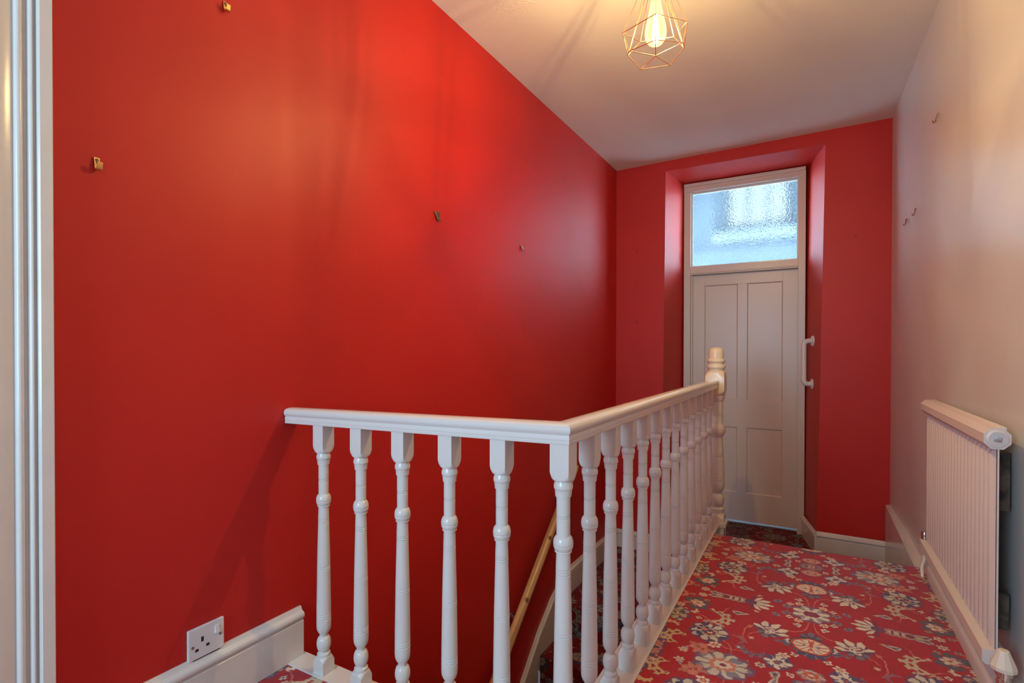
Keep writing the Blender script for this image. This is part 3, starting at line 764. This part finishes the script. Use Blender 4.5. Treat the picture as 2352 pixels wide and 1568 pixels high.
for k, xa in ((4, -0.78), (5, 2.42)):  # unseen glowing windows, added to brighten the recess sides and hall walls
    ws = empty('window_%d' % k, (xa, 6.42, 0.9)); tag(ws, 'unseen glowing side window added beyond the door to light the recess, on the %s' % ('left' if k == 4 else 'right'), kind='structure', cat='window')
    bm = B()
    for a in ((-1.0, -0.95, 0, 2.2), (0.95, 1.0, 0, 2.2), (-0.95, 0.95, 0, 0.05), (-0.95, 0.95, 2.15, 2.2), (-0.02, 0.02, 0.05, 2.15)): box(bm, -0.01, 0.06, a[0], a[1], a[2], a[3], 0.003)
    obj('window_frame', bm, M['outwall'], ws)
    for a in ((-0.95, -0.02), (0.02, 0.95)):
        bm = B(); box(bm, 0.02, 0.026, a[0], a[1], 0.05, 2.15); obj('pane', bm, M['side_glow'], ws, smooth=0)
# ------------------------------------------------------------------ balustrade
bal = empty('balustrade', (1.033, 1.19, 0)); tag(bal, 'white turned balustrade guarding the stairwell', 'balustrade')
O = bal.location
def groove(z, r, n=1, gap=0.0065, dz=0.0019, dr=0.0021):
    out = []
    zs = [z-(i-(n-1)/2)*-gap for i in range(n)][::-1]
    for zz in sorted(zs): out += [(zz-dz, r), (zz, r-dr), (zz+dz, r)]
    return out
def bal_profile():
    h = 0.036
    p = [(-0.030, h), (0.028, h), (0.034, 0.0335), (0.040, 0.0310), (0.0455, 0.0275), (0.0500, 0.0230), (0.0505, 0.0205), (0.056, 0.0215), (0.0600, 0.0212), (0.0625, 0.0185), (0.064, 0.0150), (0.067, 0.0142)]
    for i in range(1, 10):
        a = -PI/2*0.85+PI*0.85*i/10; p.append((0.0915+0.0245*math.sin(a), 0.0125+0.0105*math.cos(a)))
    p += [(0.0890, 0.0229)]
    p += [(0.1165, 0.0128), (0.120, 0.0130), (0.126, 0.0150), (0.132, 0.0190), (0.140, 0.0222), (0.150, 0.0233), (0.162, 0.0234)]
    p += groove(0.183, 0.0232, 3, 0.0075)
    p += [(0.22, 0.0230), (0.28, 0.0221)] + groove(0.345, 0.0212, 2) + [(0.42, 0.0196)] + groove(0.500, 0.0178, 3, 0.0065) + [(0.545, 0.0166), (0.549, 0.0166), (0.5505, 0.0205)]
    for i in range(0, 9):
        a = -PI/2*0.72+PI*0.72*i/8; p.append((0.5705+0.0200*math.sin(a), 0.0145+0.0095*math.cos(a)))
    p += [(0.5665, 0.0228), (0.5680, 0.0238)]
    p += [(0.5905, 0.0163), (0.594, 0.0163)] + groove(0.637, 0.0163, 2, 0.005) + [(0.6880, 0.0163), (0.6885, 0.0192), (0.693, 0.0193), (0.703, 0.0205), (0.7075, 0.0215),
          (0.7085, 0.0225), (0.714, 0.0228), (0.7190, 0.0222), (0.7235, 0.0205), (0.727, 0.0200), (0.7275, 0.0230), (0.730, 0.0260), (0.735, 0.0290), (0.742, 0.0318), (0.750, 0.0345), (0.755, h), (0.835, h)]
    p.sort(key=lambda t: t[0]); return p
BP = bal_profile()
bm = B(); lathe(bm, BP, 32, 0.0235, cap=True)
first = obj('baluster', bm, M['gloss'], bal, smooth=38)
def put_bal(x, y, dz=0.0, o=None):
    c = o or first.copy()
    if o is None: COL.objects.link(c); c.parent = bal
    c.location = (x-O.x, y-O.y, dz-O.z)
put_bal(0.161, 1.19, -0.012, first)
for x, dz in ((0.333, -0.009), (0.506, -0.006), (0.681, -0.003), (0.854, 0.0)): put_bal(x, 1.19, dz)
for k in range(12): put_bal(1.033, 1.368+0.1752*k, 0.004)
# heavier corner post
cp = [(z, r*1.06) for z, r in BP if z < 0.56]
cp = [(z, (r*1.06 if r < 0.0355 else 0.040)) for z, r in BP]
cp = [(z if z < 0.72 else z, r) for z, r in cp]
bm = B(); lathe(bm, cp, 32, 0.0255)
c = obj('corner_post', bm, M['gloss'], bal, smooth=38); c.location = (0, 0, 0.004)
# newel post
def newel_prof():
    h = 0.085
    p = [(-0.42, h), (0.010, h), (0.018, 0.072), (0.028, 0.060), (0.034, 0.052), (0.040, 0.050), (0.052, 0.052), (0.066, 0.052), (0.070, 0.046), (0.076, 0.040)]
    for i in range(1, 10):
        a = -PI/2*0.8+PI*0.8*i/10; p.append((0.118+0.040*math.sin(a), 0.034+0.017*math.cos(a)))
    p += [(0.160, 0.036), (0.166, 0.036), (0.176, 0.043), (0.190, 0.050), (0.215, 0.0525)] + groove(0.245, 0.053, 3, 0.012, 0.003, 0.003)
    p += [(0.30, 0.052), (0.36, 0.049)] + groove(0.40, 0.047, 2, 0.011, 0.003, 0.003) + [(0.46, 0.043), (0.512, 0.040), (0.516, 0.040), (0.520, 0.046)]
    for i in range(0, 9):
        a = -PI/2*0.75+PI*0.75*i/8; p.append((0.562+0.036*math.sin(a), 0.040+0.018*math.cos(a)))
    p += [(0.602, 0.0425)] + groove(0.66, 0.0425, 2, 0.010, 0.0025, 0.0025) + [(0.742, 0.0425), (0.744, 0.047), (0.760, 0.050), (0.768, 0.053), (0.774, 0.053), (0.779, 0.050), (0.781, 0.056), (0.790, 0.066), (0.80, 0.074), (0.812, h),
          (0.895, h), (0.912, 0.070), (0.922, 0.060), (0.928, 0.052), (0.930, 0.047), (0.938, 0.047), (0.944, 0.050), (0.949, 0.0555), (0.956, 0.0575), (0.963, 0.0560), (0.969, 0.050), (0.972, 0.0450), (0.978, 0.0450),
          (0.983, 0.0500), (0.988, 0.0550), (0.996, 0.0560), (1.002, 0.0535), (1.006, 0.0470), (1.010, 0.0455), (1.030, 0.0460), (1.050, 0.0450), (1.062, 0.0420), (1.071, 0.0360), (1.077, 0.0260), (1.080, 0.0120), (1.081, 0.001)]
    p.sort(key=lambda t: t[0]); return p
NP = newel_prof()
nw = empty('newel_post', (1.042-O.x, 3.505-O.y, 0)); nw.parent = bal
bm = B(); lathe(bm, [q for q in NP if q[0] < 0.781], 40, 0.056, cap=True); obj('turned_shaft', bm, M['gloss'], nw, smooth=38)
bm = B(); lathe(bm, [q for q in NP if q[0] >= 0.779], 40, 0.056, cap=True); o = obj('newel_cap', bm, M['cream'], nw, smooth=38); o['label'] = 'cream yellow newel top with ringed finial'
# handrail, mitred at the corner
HR = [(0.0, 0.0), (0.0265, 0.0), (0.0275, 0.002), (0.0275, 0.007), (0.0265, 0.0085), (0.0265, 0.0095), (0.0278, 0.011), (0.0278, 0.018), (0.0262, 0.0225), (0.0270, 0.0255), (0.0300, 0.0285), (0.0318, 0.033), (0.0322, 0.038),
      (0.0310, 0.0425), (0.0275, 0.0465), (0.0215, 0.0498), (0.012, 0.0518), (0.0, 0.0522)]
HR = HR+[(-u, v) for u, v in HR[::-1][1:-1]]
bm = B()
def f(u, v, k):
    z0 = 0.8245
    if k == 0: return Vector((0.0-O.x, -u, z0-0.020+v))
    if k == 1: return Vector((u, -u, z0+v))
    return Vector((u, 3.455-O.y, z0+v))
sweep(bm, HR, f, 3)
obj('handrail', bm, M['rail_gloss'], bal, smooth=32)
# base rail the balusters stand on
bm = B()
pts = [(0.0, 1.158), (1.0745, 1.158), (1.0745, 3.44), (1.11, 3.45), (1.11, 3.57), (0.965, 3.57), (0.965, 1.235), (0.0, 1.235)]
dip = lambda x: ZF+0.001
a = [bm.verts.new((x-O.x, y-O.y, 0.003+dip(x))) for x, y in pts]; b_ = [bm.verts.new((x-O.x, y-O.y, -0.040)) for x, y in pts]
bm.faces.new(a); bm.faces.new(b_[::-1])
for i in range(len(pts)):
    j = (i+1) % len(pts); bm.faces.new((a[j], a[i], b_[i], b_[j]))
bmesh.ops.recalc_face_normals(bm, faces=bm.faces[:])
obj('base_rail', bm, M['gloss'], bal, smooth=20)
bm = B(); box(bm, 0.0-O.x, 0.99-O.x, 1.21-O.y, 1.226-O.y, -0.26, -0.028, 0.002); box(bm, 0.975-O.x, 0.99-O.x, 1.226-O.y, 3.56-O.y, -0.26, -0.028, 0.002)
obj('apron_board', bm, M['gloss'], bal, smooth=20)

# ------------------------------------------------------------------ pine wall handrail
P0 = Vector((0.075, 3.53, 0.215)); P1 = Vector((0.075, 1.55, -1.50))
wr = empty('wall_handrail', P0); tag(wr, 'round pine handrail sloping down the red wall on brackets', 'handrail')
d = (P1-P0).normalized(); Lr = (P1-P0).length
bm = B(); lathe(bm, [(-Lr, 0.0265)] + [(-Lr+i*Lr/12, 0.0270) for i in range(1, 12)] + [(-0.006, 0.0270), (-0.002, 0.026), (0, 0.023)], 20)
rl = obj('rail', bm, M['pine'], wr); rl.rotation_euler = (-d).to_track_quat('Z', 'Y').to_euler()
for k_, t_ in enumerate((0.60, 1.02, 1.5)):   # knots on the upper, room-facing side of the pole
    n_ = Vector((0.75, -0.35, 0.75)); n_ = (n_-d*n_.dot(d)).normalized()
    q_ = rl.rotation_euler.to_quaternion().inverted() @ (d*t_+n_*0.027)
    M['pine'].node_tree.nodes['knot_%d' % k_].inputs[1].default_value = q_
for k, t in enumerate((0.22, 1.07, 2.0)):
    p = d*t; bk = empty('bracket', p); bk.parent = wr
    bm = B(); lathe(bm, [(0, 0.022), (0.004, 0.022), (0.007, 0.016), (0.008, 0.006)], 20)
    o = obj('rose', bm, M['chrome'], bk); o.rotation_euler = (0, PI/2, 0); o.location = (-0.075, 0, -0.060)
    bm = B(); tube(bm, smooth_pts([(-0.072, 0, -0.060), (-0.03, 0, -0.062), (-0.004, 0, -0.050), (0, 0, -0.024)]), 0.006, 10)
    obj('arm', bm, M['chrome'], bk)
    bm = B(); box(bm, -0.012, 0.012, -0.03, 0.03, -0.028, -0.022, 0.001); o = obj('saddle', bm, M['chrome'], bk); o.rotation_euler = (math.atan2(-d.z, -d.y)*1.0, 0, 0)

# ------------------------------------------------------------------ radiator
ra = empty('radiator', (2.046, 2.57, 0.14)); tag(ra, 'ribbed white panel radiator on the pale wall', 'radiator')
y0, y1 = 2.058-2.57, 3.098-2.57
nfl = 21
bm = B(); prof = []
N_ = nfl*8
for i in range(N_+1):
    s = i/N_; t = (s*nfl) % 1.0
    tri_ = 0.5-0.5*math.cos(2*PI*s*nfl); x = -0.013*(tri_**0.7)
    prof.append((x, lerp(y0+0.006, y1-0.006, s)))
zr = [(0.018, 0.1), (0.045, 1.0), (0.600, 1.0), (0.628, 0.1)]
rows = [[bm.verts.new((x*k, y, z)) for x, y in prof] for z, k in zr]
for a, b_ in zip(rows, rows[1:]):
    for i in range(N_): bm.faces.new((a[i], a[i+1], b_[i+1], b_[i]))
box(bm, 0.002, 0.006, y0+0.002, y1-0.002, 0.01, 0.64)
obj('fluted_panel', bm, M['rad'], ra, smooth=60)
def octo(r, ch=0.45):
    c_ = r*ch; return [(-r, -c_), (-c_, -r), (c_, -r), (r, -c_), (r, c_), (c_, r), (-c_, r), (-r, c_)]
for nm, zc, r in (('top_header', 0.655, 0.031), ('bottom_header', 0.005, 0.024)):
    bm = B()
    pr = octo(r) if nm == 'top_header' else [(-0.031, -0.018), (-0.022, -0.026), (0.020, -0.026), (0.028, -0.018), (0.028, 0.014), (0.022, 0.019), (-0.0295, 0.019), (-0.031, 0.0175)]
    sweep(bm, pr, lambda u, v, k: Vector((u, (y0-0.004, y1+0.012)[k], zc+v)), 2)
    obj(nm, bm, M['rad'], ra, smooth=0)
bm = B(); box(bm, 0.010, 0.022, y0+0.0, y1+0.01, 0.672, 0.690, 0.002); obj('rear_lip', bm, M['rad'], ra)
ec = empty('end_cap', (0, y0-0.004, 0.655)); ec.parent = ra
bm = B(); lathe(bm, [(0.0, 0.026), (0.003, 0.026), (0.004, 0.0245), (0.0045, 0.019), (0.002, 0.018)], 28)
o = obj('blanking_plug', bm, M['rad'], ec); o.rotation_euler = (PI/2, 0, 0)
bm = B(); box(bm, -0.0085, 0.0085, -0.009, 0.001, -0.0085, 0.0085, 0.001); o = obj('square_key', bm, M['steel'], ec); o.rotation_euler = (0, 0.1, 0)
for yy in (y0+0.10, y1-0.12):
    for za, zb in ((0.42, 0.60), (0.05, 0.16)):
        bm = B(); box(bm, 0.008, 0.055, yy, yy+0.045, za, zb, 0.002); obj('wall_bracket', bm, M['dust'], ra)
# valve at the near end (thermostatic head) and lockshield at the far end
tv = empty('thermostatic_valve', (0.008, y0-0.045, -0.02)); tv.parent = ra
bm = B(); lathe(bm, [(0.012, 0.026), (0.014, 0.0300), (0.024, 0.0310), (0.028, 0.0295), (0.036, 0.0265), (0.060, 0.0165), (0.066, 0.0145), (0.070, 0.0120), (0.071, 0.004)], 10)
o = obj('valve_head', bm, M['ivory'], tv, smooth=25); o['label'] = 'ivory faceted valve head'
bm = B(); lathe(bm, [(-0.055, 0.012), (-0.035, 0.013), (-0.033, 0.017), (-0.015, 0.017), (-0.013, 0.0145), (-0.004, 0.0145), (-0.002, 0.020), (0.010, 0.020), (0.012, 0.018)], 20)
tube(bm, [(-0.004, 0.0, -0.004), (-0.010, 0.045, 0.016)], 0.0125, 14)
obj('valve_body', bm, M['chrome'], tv)
bm = B(); tube(bm, [(0, 0, -0.05), (0, -0.002, -0.13)], 0.0075, 10); obj('pipe', bm, M['gloss'], tv)
lv = empty('lockshield_valve', (-0.008, y1+0.034, 0.0)); lv.parent = ra
bm = B(); lathe(bm, [(-0.020, 0.011), (-0.004, 0.012), (0.0, 0.0105), (0.012, 0.0105), (0.014, 0.014), (0.052, 0.014), (0.056, 0.012), (0.057, 0.004)], 18)
tube(bm, [(0, 0, 0.004), (0.004, -0.03, 0.006)], 0.011, 12); obj('valve_body', bm, M['chrome'], lv)
bm = B(); tube(bm, smooth_pts([(0, 0, -0.018), (0.004, 0.01, -0.045), (-0.002, -0.01, -0.075), (-0.016, -0.045, -0.105), (-0.018, -0.075, -0.138)]), 0.0065, 10)
obj('pipe', bm, M['gloss'], lv)

# ------------------------------------------------------------------ electric socket
so = empty('wall_socket', (0.0, 0.888, 0.193)); tag(so, 'white single electric socket just above the skirting on the red wall', 'socket')
bm = B(); box(bm, 0.0, 0.010, -0.053, 0.053, -0.046, 0.046, 0.0025); obj('faceplate', bm, M['plastic'], so, smooth=0)
bm = B(); box(bm, -0.002, 0.0102, -0.040, 0.040, -0.047, -0.044); obj('back_box_gap', bm, M['dust'], so)
bm = B()
vs = [(0.0095, 0.024, 0.008), (0.0095, 0.036, 0.008), (0.0095, 0.036, 0.032), (0.0095, 0.024, 0.032), (0.0170, 0.0245, 0.009), (0.0170, 0.0355, 0.009), (0.0120, 0.0355, 0.031), (0.0120, 0.0245, 0.031)]
v = [bm.verts.new(p) for p in vs]
for q in ((4, 5, 6, 7), (0, 1, 5, 4), (1, 2, 6, 5), (2, 3, 7, 6), (3, 0, 4, 7)): bm.faces.new([v[i] for i in q])
bmesh.ops.recalc_face_normals(bm, faces=bm.faces[:]); obj('rocker_switch', bm, M['plastic'], so, smooth=20)
for y, z, wy, wz in ((-0.013, 0.008, 0.0036, 0.0072), (-0.029, -0.019, 0.0048, 0.0040), (0.003, -0.015, 0.0048, 0.0040)):
    bm = B(); box(bm, 0.0098, 0.0104, y-wy, y+wy, z-wz, z+wz); obj('pin_hole', bm, M['dark'], so, smooth=0)
for y, z in ((-0.041, -0.006), (0.041, 0.000)):
    sc_ = empty('screw', (0.0100, y, z)); sc_.parent = so
    bm = B(); lathe(bm, [(0, 0.0046), (0.0008, 0.0046), (0.0010, 0.0035)], 16); o = obj('screw_head', bm, M['steel'], sc_); o.rotation_euler = (0, PI/2, 0)
    bm = B(); box(bm, 0.0008, 0.0013, -0.0006, 0.0006, -0.0035, 0.0035); obj('slot', bm, M['dark'], sc_, smooth=0)

# ------------------------------------------------------------------ grab rail in the recess
def grab():
    g = empty('grab_rail', (1.578, 4.85, 0.965)); tag(g, 'white vertical grab rail beside the door in the recess', 'grab rail')
    g.rotation_euler = (0, 0, math.atan2(0.13, 0.41)*1.0)
    for s in (-1, 1):
        bm = B(); lathe(bm, [(0, 0.043), (0.007, 0.043), (0.014, 0.039), (0.017, 0.028), (0.019, 0.021)], 28)
        o = obj('flange', bm, M['plastic'], g); o.rotation_euler = (0, -PI/2, 0); o.location = (0, 0, s*0.173)
    bm = B(); pts = []
    for p in smooth_pts([(-0.010, 0, -0.173), (-0.042, 0, -0.173), (-0.062, 0, -0.164), (-0.071, 0, -0.146), (-0.072, 0, -0.11)], 5): pts.append(p)
    pts2 = [Vector((p.x, p.y, -p.z)) for p in pts[::-1]]
    tube(bm, pts+pts2, 0.0205, 18); obj('bar', bm, M['plastic'], g)
grab()

# ------------------------------------------------------------------ picture hooks and plugs
def hook(name, loc, kind, label, group=None, rz=0.0, scale=1.0):
    h = empty(name, loc, rz); tag(h, label, 'hook', group); h.scale = (scale,)*3
    if kind == 'brass':
        bm = B(); tube(bm, [(0.001, 0, 0.008), (0.001, 0, 0.0), ], 0.005, 8)
        lathe(bm, [(0, 0.006), (0.010, 0.006), (0.013, 0.004)], 14, loc=(0, 0, 0.0)); 
        for v_ in bm.verts: pass
        obj('nail_block', bm, M['bronze'], h)
        bm = B(); rings = []
        path = smooth_pts([(0.001, 0, 0.016), (0.004, 0, 0.002), (0.005, 0, -0.008), (0.010, 0, -0.016), (0.016, 0, -0.014), (0.019, 0, -0.004), (0.020, 0, 0.002)], 5)
        for i in range(len(path)):
            p = path[i]; q = path[min(i+1, len(path)-1)]-path[max(i-1, 0)]; n = Vector((q.z, 0, -q.x)).normalized()*0.0011
            wdt = 0.0062 if i < len(path)-8 else 0.0058
            rings.append([bm.verts.new(p+Vector((0, s, 0))+n*t) for s, t in ((-wdt, -1), (wdt, -1), (wdt, 1), (-wdt, 1))])
        for a, b_ in zip(rings, rings[1:]):
            for i in range(4): bm.faces.new((a[i], a[(i+1) % 4], b_[(i+1) % 4], b_[i]))
        bm.faces.new(rings[0]); bm.faces.new(rings[-1]); bmesh.ops.recalc_face_normals(bm, faces=bm.faces[:])
        obj('hook_strap', bm, M['brass'], h)
    else:
        m_ = M['chrome'] if kind == 'silver' else M['bronze']
        bm = B()
        for s in (-1, -0.0, 1):
            tube(bm, [(0.0005, s*0.011, 0.014), (0.005, s*0.004, -0.004), (0.008, 0, -0.012)], 0.0018 if kind != 'silver' else 0.0024, 6)
        if kind == 'dark':
            f1 = [(0.0005, -0.013, 0.014), (0.0005, 0.013, 0.014), (0.005, 0.003, -0.012), (0.005, -0.003, -0.012)]
            v_ = [bm.verts.new(p) for p in f1]+[bm.verts.new((p[0]+(0.005 if i_ < 2 else 0.003), p[1]*(0.7 if i_ < 2 else 1), p[2])) for i_, p in enumerate(f1)]
            for q in ((0, 1, 2, 3), (4, 5, 6, 7), (0, 1, 5, 4), (1, 2, 6, 5), (2, 3, 7, 6), (3, 0, 4, 7)): bm.faces.new([v_[i] for i in q])
            bmesh.ops.recalc_face_normals(bm, faces=bm.faces[:])
        obj('hook_body', bm, m_, h)
        bm = B(); tube(bm, smooth_pts([(0.005, 0, -0.010), (0.009, 0, -0.018), (0.014, 0, -0.016), (0.015, 0, -0.009)], 4), 0.0019, 6)
        obj('hook_tip', bm, m_, h)
    return h
hook('picture_hook', (0.0, 0.955, 2.108), 'brass', 'brass picture hook at the top of the red wall', scale=1.0)
hook('picture_hook', (0.0, 0.621, 1.524), 'brass', 'brass picture hook on the red wall nearest the left doorway', scale=1.0)
hook('picture_hook', (0.0, 2.001, 1.701), 'dark', 'dark tapered picture hook in the middle of the red wall', scale=1.35).scale = (1.5, 1.9, 1.4)
hook('picture_hook', (0.0, 2.849, 1.696), 'silver', 'small silvery picture hook on the red wall towards the far corner', scale=1.1).scale = (1.3, 1.9, 1.2)
hook('picture_hook', (xr(3.22)-0.002, 3.223, 2.186), 'thin', 'highest picture hook on the pale wall', rz=PI, scale=1.25)
hook('picture_hook', (xr(3.75)-0.002, 3.749, 1.856), 'dark', 'dark picture hook on the pale wall, upper of the close pair', rz=PI, scale=1.15)
hook('picture_hook', (xr(4.04)-0.002, 4.038, 1.860), 'dark', 'dark picture hook on the pale wall closest to the far corner', rz=PI, scale=1.15)
def plug(loc, label):
    bm = B(); lathe(bm, [(0, 0.009), (0.002, 0.0085), (0.003, 0.006), (0.0015, 0.004), (0.0012, 0.001)], 14)
    o = obj('wall_plug', bm, M['mark']); o.location = loc; o.rotation_euler = (PI/2, 0, 0); tag(o, label, 'wall plug')
plug((0.192, YF, 1.955), 'topmost painted-over wall plug in the column left of the recess')
plug((0.193, YF, 1.657), 'middle painted-over wall plug in the column left of the recess')
plug((0.194, YF, 1.319), 'lowest painted-over wall plug in the column left of the recess')
plug((1.844, YF, 1.92), 'painted-over wall plug right of the door recess')

# ------------------------------------------------------------------ pendant lamp
def pendant():
    A = Vector((1.06, 1.95, 2.245)); L_ = empty('pendant_lamp', A); tag(L_, 'copper wire geometric pendant lamp with a glowing filament bulb', 'lamp')
    V = dict(An=(1.089, 1.839, 2.233), Ar=(1.175, 1.943, 2.236), Al=(0.951, 1.90, 2.240), Afr=(1.102, 2.057, 2.262), Afl=(0.978, 2.035, 2.268),
             Bn=(1.085, 1.853, 2.150), Br=(1.160, 1.944, 2.166), Bl=(0.976, 1.896, 2.163), Bfr=(1.092, 2.043, 2.150), Bfl=(0.985, 2.018, 2.150),
             Mr=(1.150, 2.009, 2.182), Ml=(0.953, 1.956, 2.184), X=(1.06, 1.95, 2.149))
    V = {k: Vector(v)-A for k, v in V.items()}
    T = [Vector((0.024*math.cos(t), 0.024*math.sin(t), 0.215)) for t in [math.radians(-75+72*i) for i in range(5)]]
    near = {'An': 0, 'Ar': 1, 'Afr': 2, 'Afl': 3, 'Al': 4}
    E_ = [('An', 'Ar'), ('Ar', 'Afr'), ('Afr', 'Afl'), ('Afl', 'Al'), ('Al', 'An'), ('An', 'Bn'), ('Ar', 'Br'), ('Al', 'Bl'), ('Ar', 'Mr'), ('Afr', 'Mr'), ('Al', 'Ml'), ('Afl', 'Ml'),
          ('Mr', 'Br'), ('Mr', 'Bfr'), ('Ml', 'Bl'), ('Ml', 'Bfl'), ('Bfl', 'Bfr'), ('Bl', 'Bn'), ('Bn', 'Br'), ('X', 'Bn'), ('X', 'Br'), ('X', 'Bl'), ('X', 'Bfr'), ('X', 'Bfl')]
    bm = B()
    for a, b_ in E_: tube(bm, [V[a], V[b_]], 0.0016, 6)
    for k, i in near.items(): tube(bm, [T[i], V[k]], 0.0016, 6)
    for k, i in (('Bl', 4), ('Br', 1), ('Ml', 3), ('Mr', 2)): tube(bm, [T[i], V[k]], 0.0016, 6)
    for i in range(5): tube(bm, [T[i], T[(i+1) % 5]], 0.0016, 6)
    for v in V.values():
        bmesh.ops.create_icosphere(bm, subdivisions=1, radius=0.0026, matrix=Matrix.Translation(v))
    obj('wire_cage', bm, M['copper'], L_)
    bm = B(); lathe(bm, [(0.118, 0.020), (0.120, 0.0225), (0.150, 0.0225), (0.190, 0.021), (0.205, 0.019), (0.216, 0.013), (0.222, 0.004)], 24)
    obj('lamp_holder', bm, M['copper'], L_)
    bm = B(); tube(bm, [(0, 0, 0.22), (0, 0, 0.48)], 0.0032, 8); obj('cord', bm, M['brass'], L_)
    bm = B(); lathe(bm, [(0.438, 0.012), (0.444, 0.042), (0.465, 0.050), (0.484, 0.050)], 28); obj('ceiling_rose', bm, M['copper'], L_)
    bl = empty('bulb', (0, 0, 0)); bl.parent = L_
    bm = B(); lathe(bm, [(-0.060, 0.001), (-0.058, 0.012), (-0.051, 0.024), (-0.040, 0.0330), (-0.026, 0.0382), (-0.010, 0.0395), (0.008, 0.0375), (0.035, 0.0315), (0.060, 0.0265), (0.082, 0.0215), (0.100, 0.0180), (0.118, 0.0170)], 28, cap=False)
    obj('glass_envelope', bm, M['bulb'], bl)
    bm = B()
    for i in range(6):
        a = 2*PI*i/6; tube(bm, [(0.006*math.cos(a), 0.006*math.sin(a), 0.055), (0.012*math.cos(a), 0.012*math.sin(a), -0.022)], 0.0013, 6)
    obj('filament', bm, M['filament'], bl)
    bm = B(); tube(bm, [(0, 0, 0.118), (0, 0, 0.06), (0, 0, 0.055)], [0.006, 0.004, 0.002], 8); obj('stem', bm, M['bulb'], bl)
    d = bpy.data.lights.new('bulb_light', 'POINT'); d.energy = BULB_POWER; d.color = (1.0, 0.70, 0.31); d.shadow_soft_size = 0.012
    o = bpy.data.objects.new('bulb_light', d); COL.objects.link(o); o.parent = L_; o.location = (0, 0, 0.012)
pendant()
